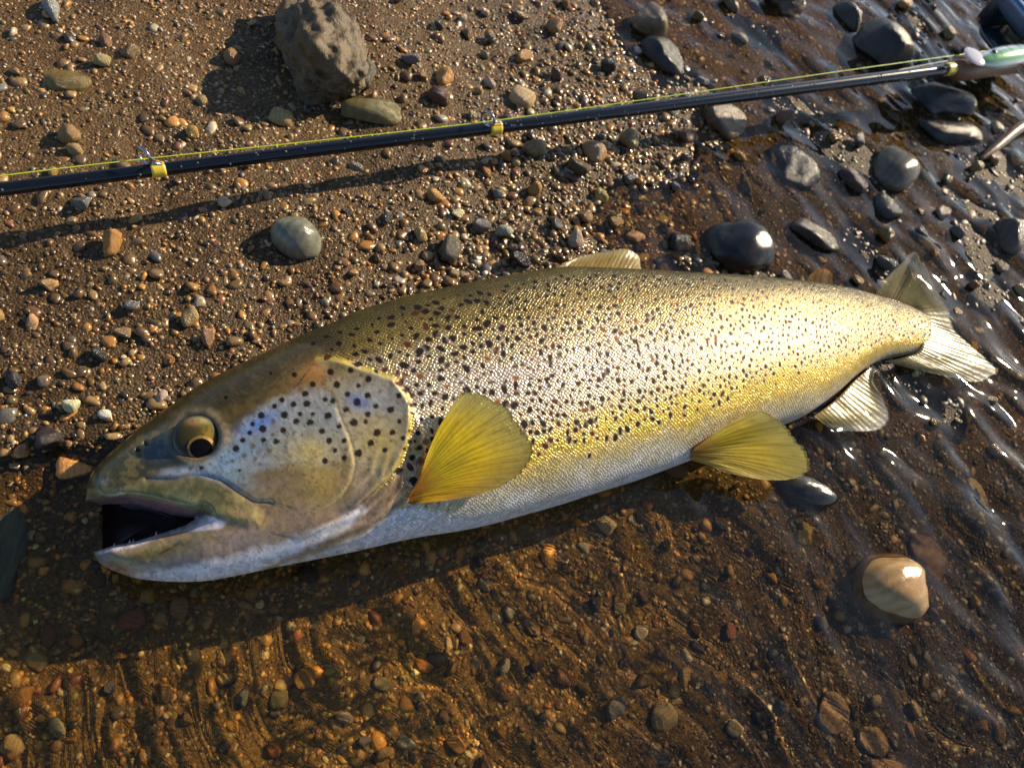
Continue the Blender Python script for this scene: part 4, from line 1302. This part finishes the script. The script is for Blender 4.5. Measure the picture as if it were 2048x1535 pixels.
def on_eye(px, py, R_in, R_out, name, colr, mat_, lift_, squash=0.9, speck=False):
    th = np.linspace(0, 2 * math.pi, 64, endpoint=False)
    rr = np.linspace(R_in, R_out, 10)
    qx = px + rr[:, None] * np.cos(th)[None]
    qy = py + rr[:, None] * np.sin(th)[None] * squash
    # drop on the dome of the eye along the line of sight
    d = _F + _R * ((qx - PW / 2) / FPX)[..., None] + _U * ((PH / 2 - qy) / FPX)[..., None]
    t = np.full(qx.shape, np.linalg.norm(cen - _C) / np.linalg.norm(d, axis=-1).mean())
    for _ in range(12):
        P = _C + d * t[..., None]
        q = P - cen
        rad = np.linalg.norm(q - nrm * (q @ nrm)[..., None], axis=-1) / er
        hh = 0.0050 * np.sqrt(np.clip(1 - rad ** 2, 0, 1)) + lift_
        err = (q @ nrm) - hh
        t = t - err / (d @ nrm)
    P = _C + d * t[..., None]
    me = mesh_np(name, P.reshape(-1, 3), [grid_faces(10, 64, True)[:, ::-1]] + ([np.arange(64)[None]] if R_in > 0 and R_in < 2 else []))
    cc = np.tile(np.array([colr]), (640, 1))
    if speck:  # mottled gold with a catchlight painted at the upper right
        thv = np.broadcast_to(th[None], (10, 64)).ravel()
        f = (0.65 + 0.9 * np.exp(-((np.angle(np.exp(1j * (thv + 0.75)))) / 0.6) ** 2))[:, None]
        cc = cc * f * (1 + 0.5 * fbm(qx.ravel() / 4, qy.ravel() / 4, 8, 2))[:, None]
    attr_color(me, 'Col', np.clip(cc, 0.002, 0.9))
    return link(name, me, mat_, eye)


on_eye(403, 896, 20, 28.5, 'iris', (0.36, 0.20, 0.05), make_col_mat('iris_gold', 0.25, 0.0, 0.3), 0.00045, speck=True)
on_eye(402.5, 896.5, 1, 22.5, 'pupil', (0.003, 0.003, 0.004), make_col_mat('pupil_black', 0.05, 0.0, 0.0, 0.12), 0.0007)

# lining of the open mouth: a bowl under the lips, mouth shade painted in
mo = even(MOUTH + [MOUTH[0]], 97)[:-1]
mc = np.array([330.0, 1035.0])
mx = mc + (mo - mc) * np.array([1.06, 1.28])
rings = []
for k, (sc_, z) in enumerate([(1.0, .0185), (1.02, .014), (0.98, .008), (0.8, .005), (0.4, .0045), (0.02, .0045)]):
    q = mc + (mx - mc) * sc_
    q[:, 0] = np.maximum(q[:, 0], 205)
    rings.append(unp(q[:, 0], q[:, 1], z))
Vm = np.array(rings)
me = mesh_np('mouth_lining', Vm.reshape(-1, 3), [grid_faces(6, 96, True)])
link('mouth_lining', me, simple('mouth_shade', (0.045, 0.024, 0.022), .3, 0, .5, .4, 120), trout)

M_tooth = simple('tooth_ivory', (0.55, 0.52, 0.48), .3, 0, .3, .1)
for (a, b) in [(228, 1092), (259, 1085), (266, 1084), (312, 1068)]:
    p0 = unp(a, b + 3, .021)
    p1 = unp(a + 1, b - 6, .0235)
    tube('tooth', [p0, p0 * .6 + p1 * .4, p1], [.0007, .0005, .0001], M_tooth, trout, 6)

# ------------------------------------------------------------------ fishing rod, line, reel, lure
M_rod = simple('rod_lacquer', (0.004, 0.005, 0.009), .16, 0, 0.0, .3, 300)
M_yellow = simple('thread_yellow', (0.62, 0.46, 0.03), .3, 0, .7, .12, 500)
M_metal = simple('guide_metal', (0.35, 0.38, 0.45), .2, 1.0, 0, .1)
M_cork = simple('cork_grip', (0.16, 0.075, 0.035), .6, 0, .3, .5, 220, .4)
rod_px = [(-260, 411), (0, 378), (315, 339), (650, 297), (988, 257), (1320, 213), (1600, 176), (1895, 139)]
rod_z = [.046, .044, .042, .040, .038, .037, .036, .035]
RP = np.array([unp(a, b, z) for (a, b), z in zip(rod_px, rod_z)])
tdir = RP[-1] - RP[1]
ts = (RP - RP[1]) @ tdir / (tdir @ tdir)
RL = lambda t: RP[1] + tdir * t          # a straight blank through the traced line
# slight flex: follow the traced points
fitx = np.polyfit(ts, RP, 2)
RL = lambda t: np.stack([np.polyval(fitx[:, k], t) for k in range(3)], -1)
rodt = np.linspace(ts[0], 1.0, 60)
rr_ = lambda t: 0.0037 + 0.0020 * t
rod = empty('fishing_rod', tuple(RL(np.array(0.5))))
tag(rod, 'black fishing rod with yellow thread windings lying across the gravel', 'fishing rod')
tube('blank', RL(rodt), rr_(rodt), M_rod, rod, 24)


def rod_t(px):
    t = np.linspace(0, 1.05, 4000)
    qx, _ = proj(RL(t))
    return float(np.interp(px, qx, t))


for k, (a, b) in enumerate([(301, 330), (977, 1000), (1889, 1906)]):
    t0, t1 = rod_t(a), rod_t(b)
    t = np.linspace(t0, t1, 14)
    prof = np.array([.2, .8] + [1.0] * 10 + [.8, .2]) * 0.0006
    tube('winding', RL(t), rr_(t) + prof, M_yellow, rod, 28)
# line guides: foot on the winding, ring standing up beyond the blank
guide_px = [((303, 330), (288, 312)), ((981, 250), (976, 238))]
ring_c = []
for (fa, ra) in guide_px:
    t = rod_t(fa[0])
    c0 = RL(np.array(t))
    zc = c0[2] + 0.010
    rc = unp(ra[0], ra[1], zc)
    ring_c.append(rc)
    ax = tdir / np.linalg.norm(tdir)
    g1 = np.cross(ax, np.array([0, 0, 1.0])); g1 /= np.linalg.norm(g1)
    g2 = np.cross(g1, ax)
    th = np.linspace(0, 2 * math.pi, 25)
    ringp = rc + 0.0055 * (np.cos(th)[:, None] * (g1 * .8 + ax * .5) + np.sin(th)[:, None] * g2)
    gd = tube('guide', ringp, .0009, M_metal, rod, 8, False)
    foot0 = c0 + ax * 0.006 + g2 * rr_(t)
    tube('guide_leg', [foot0, c0 + g2 * (rr_(t) + .001) - g1 * .001, rc - g2 * 0.0052], [.0013, .0013, .0009], M_metal, rod, 8)
# grip beyond the last winding
tg = np.linspace(rod_t(1906), rod_t(1906) + 0.16, 30)
gprof = np.interp(np.linspace(0, 1, 30), [0, .04, .12, .5, .9, 1], [.0065, .011, .0135, .0128, .0140, .0135])
tube('grip', RL(tg), gprof, M_cork, rod, 28)

# droplets clinging to the blank
dr = np.random.default_rng(3)
dv, df = ico(2)
DV, DF = [], []
ax = tdir / np.linalg.norm(tdir)
g1 = np.cross(ax, np.array([0, 0, 1.0])); g1 /= np.linalg.norm(g1)
g2 = np.cross(g1, ax)
for k in range(150):
    t = dr.uniform(0, 1)
    an = dr.uniform(-0.2, 2.6)
    nn = g1 * math.cos(an) + g2 * math.sin(an)
    r_ = dr.uniform(.0003, .0009)
    q = dv * np.array([1.0, 1, 1]) * r_
    q = q - nn * (q @ nn)[:, None] * 0.45
    DV.append(q + RL(np.array(t)) + nn * (rr_(t) + r_ * .1)); DF.append(df + k * len(dv))
me = mesh_np('droplets', np.concatenate(DV), np.concatenate(DF))
tag(link('droplets', me, simple('droplet', (0.10, 0.10, 0.11), .05, 0, 0.0, .05), rod), None, None, None, 'stuff')

M_line = simple('line_lime', (0.42, 0.55, 0.03), .35, 0, .4, .15)
lp = [(-300, 393), (0, 352), (288, 318), (640, 281), (976, 243), (1320, 195), (1700, 140), (1960, 104), (2035, 93)]
lz = [.052, .052, .051, .049, .047, .047, .048, .050, .051]
LP = np.array([unp(a, b, z) for (a, b), z in zip(lp, lz)])
line = tube('fishing_line', curve(LP, 120), .00034, M_line, None, 8)
tag(line, 'thin lime green fishing line stretched along the rod', 'fishing line')
lead = tube('leader_line', curve([RL(np.array(rod_t(1780))) + np.array([0, 0, .0075]), RL(np.array(1.0)) + np.array([0, 0, .012]), unp(1938, 127, .049), unp(1950, 118, .050)], 30), .0004, simple('leader_pale', (0.5, 0.45, 0.4), .3, 0, .4, .1), None, 8)
tag(lead, 'pale leader running from the rod to the green lure', 'fishing line')

# lure: a minnow shaped plug hooked beside the grip
l0, l1 = unp(1956, 124, .054), unp(2110, 96, .058)
la = (l1 - l0); ll = np.linalg.norm(la); la /= ll
lb = np.cross(np.array([0, 0, 1.0]), la); lb /= np.linalg.norm(lb)
lc = np.cross(la, lb)
uu = np.linspace(0, 1, 40)
prof = 0.0125 * (np.sin(np.clip(uu, 0, 1) ** 0.72 * math.pi) ** 0.75) * (1 - 0.25 * uu) + 0.0006
th = np.linspace(0, 2 * math.pi, 32, endpoint=False)
LV = l0 + la * (uu * ll)[:, None, None] + prof[:, None, None] * (0.72 * lc * np.sin(th)[None, :, None] + lb * np.cos(th)[None, :, None])
lure = empty('fishing_lure', tuple(l0))
tag(lure, 'green and silver minnow lure resting against the rod grip', 'lure')
me = mesh_np('lure_body', LV.reshape(-1, 3), [grid_faces(40, 32, True)])
tv = np.broadcast_to(np.cos(th)[None], (40, 32)).ravel()
uvv = np.broadcast_to(uu[:, None], (40, 32)).ravel()
LC = np.where((tv > 0.25)[:, None], np.array([[0.62, 0.66, 0.72]]), np.array([[0.20, 0.42, 0.16]]))
LC = LC * (1 - 0.55 * (smooth(.6, .9, np.cos(uvv * 95)) * (np.abs(tv - .2) < .6))[:, None])
LC = np.where((tv < -0.75)[:, None], np.array([[0.55, 0.58, 0.5]]), LC)
attr_color(me, 'Col', LC)
link('lure_body', me, make_col_mat('lure_paint', .18, 1.0, .25), lure)
bibc = unp(1950, 113, .056)
Vb = cap(bibc, lc, la, lb, .012, .01, 1, .002, 8, 24)
me = mesh_np('diving_lip', Vb.reshape(-1, 3), [grid_faces(8, 24, True)])
link('diving_lip', me, simple('lip_plastic', (0.5, 0.47, 0.5), .12, 0, 1.0, .1), lure)
ec_ = l0 + la * .16 * ll + lc * .0068 + lb * .003
Vb = cap(ec_, lc, la, lb, .003, .01, 1, .0014, 6, 16)
me = mesh_np('lure_eye', Vb.reshape(-1, 3), [grid_faces(6, 16, True)])
link('lure_eye', me, simple('lure_eye_black', (0.02, 0.02, 0.02), .1, 0, 1, .1), lure)
hk = l0 + la * .45 * ll - lb * .009
tq = np.linspace(0, 1.15 * math.pi, 14)
for s in (-1, 0, 1):
    hp = [hk, hk - lb * .008] + [hk - lb * (.008 + .005 * math.sin(q)) + (la * s * .7 + lc * (.6 if s == 0 else -.3)) * .0045 * (1 - math.cos(q)) for q in tq]
    tube('hook', hp, .0005, M_metal, lure, 6)

# reel: side plate, frame and spool of a small bait-casting reel standing on the grip
reel_c = unp(2056, 48, .05)
reel = empty('fishing_reel', tuple(reel_c - np.array([0, 0, .03])))
tag(reel, 'dark blue-black fishing reel beyond the lure, beside the rod grip', 'reel')
M_reel = simple('reel_shell', (0.02, 0.03, 0.045), .25, .2, 1.0, .3, 120)
M_reel2 = simple('reel_trim', (0.10, 0.16, 0.28), .22, .6, .6, .2, 120)
fx = tdir / np.linalg.norm(tdir)
fy = np.cross(np.array([0, 0, 1.0]), fx); fy /= np.linalg.norm(fy)
fz = np.cross(fx, fy)


def shell(name, c, rx, ry, rz, mat_, n_=3.2, hole=False):
    th = np.linspace(0, 2 * math.pi, 48, endpoint=False)
    ph = np.linspace(-math.pi / 2, math.pi / 2, 25)
    sg = lambda v, e: np.sign(v) * np.abs(v) ** e
    e = 2 / n_
    Vv = c + sg(np.cos(ph), e)[:, None, None] * (rx * fx * sg(np.cos(th), e)[None, :, None] + rz * fz * sg(np.sin(th), e)[None, :, None]) + ry * fy * sg(np.sin(ph), e)[:, None, None]
    me = mesh_np(name, Vv.reshape(-1, 3), [grid_faces(25, 48, True)])
    return link(name, me, mat_, reel)


shell('side_plate', reel_c + fy * .028, .038, .010, .027, M_reel)
shell('side_plate', reel_c - fy * .028, .038, .010, .027, M_reel)
shell('frame_bar', reel_c - fx * .033 + fz * .012, .006, .030, .010, M_reel2)
shell('frame_bar', reel_c + fx * .033 - fz * .002, .006, .030, .012, M_reel2)
shell('frame_base', reel_c - fz * .024, .036, .030, .005, M_reel)
tube('spool', [reel_c - fy * .022, reel_c - fy * .018, reel_c - fy * .017, reel_c + fy * .017, reel_c + fy * .018, reel_c + fy * .022], [.019, .019, .014, .014, .019, .019], simple('spool_line', (0.05, 0.07, 0.03), .5, 0, .2, .4), reel, 28)
tube('handle_arm', [reel_c - fy * .040 - fx * .03, reel_c - fy * .042, reel_c - fy * .040 + fx * .03], [.003, .004, .003], M_reel2, reel, 10)
for s in (-1, 1):
    p = reel_c - fy * .040 + fx * .032 * s
    tube('handle_knob', [p, p - fy * .006, p - fy * .018, p - fy * .022], [.003, .007, .008, .004], M_reel, reel, 16)
tube('reel_foot', [reel_c - fz * .028, reel_c - fz * .034 - fy * .006, reel_c - fz * .04 - fy * .02], [.008, .006, .006], M_reel, reel, 14)

# ------------------------------------------------------------------ driftwood
stick = tube('driftwood_stick', curve([unp(2075, 235, .012), unp(2030, 262, .010), unp(1990, 296, .006), unp(1962, 318, .002)], 24),
             np.interp(np.linspace(0, 1, 24), [0, .3, .7, 1], [.007, .006, .0045, .002]), simple('wet_wood', (0.11, 0.055, 0.02), .4, 0, .6, .5, 160, .5), None, 12)
tag(stick, 'brown wet stick lying at the edge of the open water', 'stick')
straw = tube('straw', curve([unp(752, 24, .014), unp(785, 31, .013), unp(812, 36, .013)], 16), [.0006 + .0006 * math.sin(k / 15 * 3.14) for k in range(16)],
             simple('dry_straw', (0.42, 0.22, 0.04), .4, 0, .4, .3), None, 6)
tag(straw, 'thin orange straw lying beyond the large mossy rock', 'straw')

# ------------------------------------------------------------------ single pebbles
body_px = [p[0] for p in PAIRS] + [p[1] for p in PAIRS][::-1]
pr_ = np.random.default_rng(77)
count = {}
tries = 0
LOOK = {'tan': 'tan', 'orange': 'orange', 'brown': 'dark brown', 'dark': 'black', 'grey': 'grey', 'cream': 'cream', 'reddish': 'reddish', 'olive': 'olive', 'white': 'white'}
made = 0
while made < 232 and tries < 9000:
    tries += 1
    px, py = pr_.uniform(-60, 2110), pr_.uniform(-60, 1590)
    if inside(np.array([px]), np.array([py]), body_px)[0]:
        continue
    # the left bank has few big pebbles, the margin right of the rod many
    dens = 0.07 + 0.93 * smooth(600, 1050, px) if py < 620 else 0.3
    if pr_.random() > dens:
        continue
    c = unp(px, py, 0.0)
    wd = float(sdf(np.array([c[0]]), np.array([c[1]]), water_poly)[0])
    big = px > 1000 and py < 540
    s = (1.45 if big else 1.0) * pr_.uniform(0.0038, 0.0068) * (1.0 if pr_.random() < 0.8 else 1.35) * (1.25 if c[1] > 0.75 else 1.0)
    spx = s * FPX / ((c - _C) @ _F)
    if any(math.hypot(px - a, py - b) < r_ + spx * 1.1 for a, b, r_ in occupied):
        continue
    occupied.append((px, py, spx))
    k = pr_.choice(len(NAMES), p=[.26, .2, .14, .1, .12, .09, .05, .03, .01])
    zg = float(ground(c[0:1], c[1:2])[0])
    o = bpy.data.objects.new('pebble', PROTO[pr_.integers(0, len(PROTO))])
    col.objects.link(o)
    sz = s * pr_.uniform(.55, .95)
    o.scale = (s * pr_.uniform(.9, 1.35), s * pr_.uniform(.7, 1.0), sz)
    o.rotation_euler = (pr_.normal(0, .25), pr_.normal(0, .25), pr_.uniform(0, 6.28))
    o.location = (c[0], c[1], zg + sz * pr_.uniform(0.25, .75))
    cc = np.clip(PALV[k] * pr_.uniform(.75, 1.3) * (1 + .08 * pr_.normal(size=3)), .01, .8)
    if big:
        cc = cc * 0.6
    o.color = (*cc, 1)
    rod_y = np.interp(px, [0, 988, 1900], [378, 257, 139])
    if py < rod_y:
        zone = 'in the gravel beyond the fishing rod' if wd < 0 else 'in the wet pools beyond the fishing rod'
    elif py < np.interp(px, [0, 300, 700, 1200, 1800, 2048], [900, 830, 640, 560, 600, 640]):
        zone = 'in the damp gravel between rod and trout' if wd < 0 else 'in the pools between rod and trout tail'
    else:
        zone = 'under the shallow water in front of the trout'
    lab = f'small {LOOK[NAMES[k]]} pebble {zone}'
    tag(o, lab, 'pebble', f'{LOOK[NAMES[k]]} pebbles {zone}')
    made += 1
print('PEBBLES', made)

for o in scene.objects:
    if o.type == 'MESH' and o.name != 'water':
        o.cycles.is_caustics_receiver = True
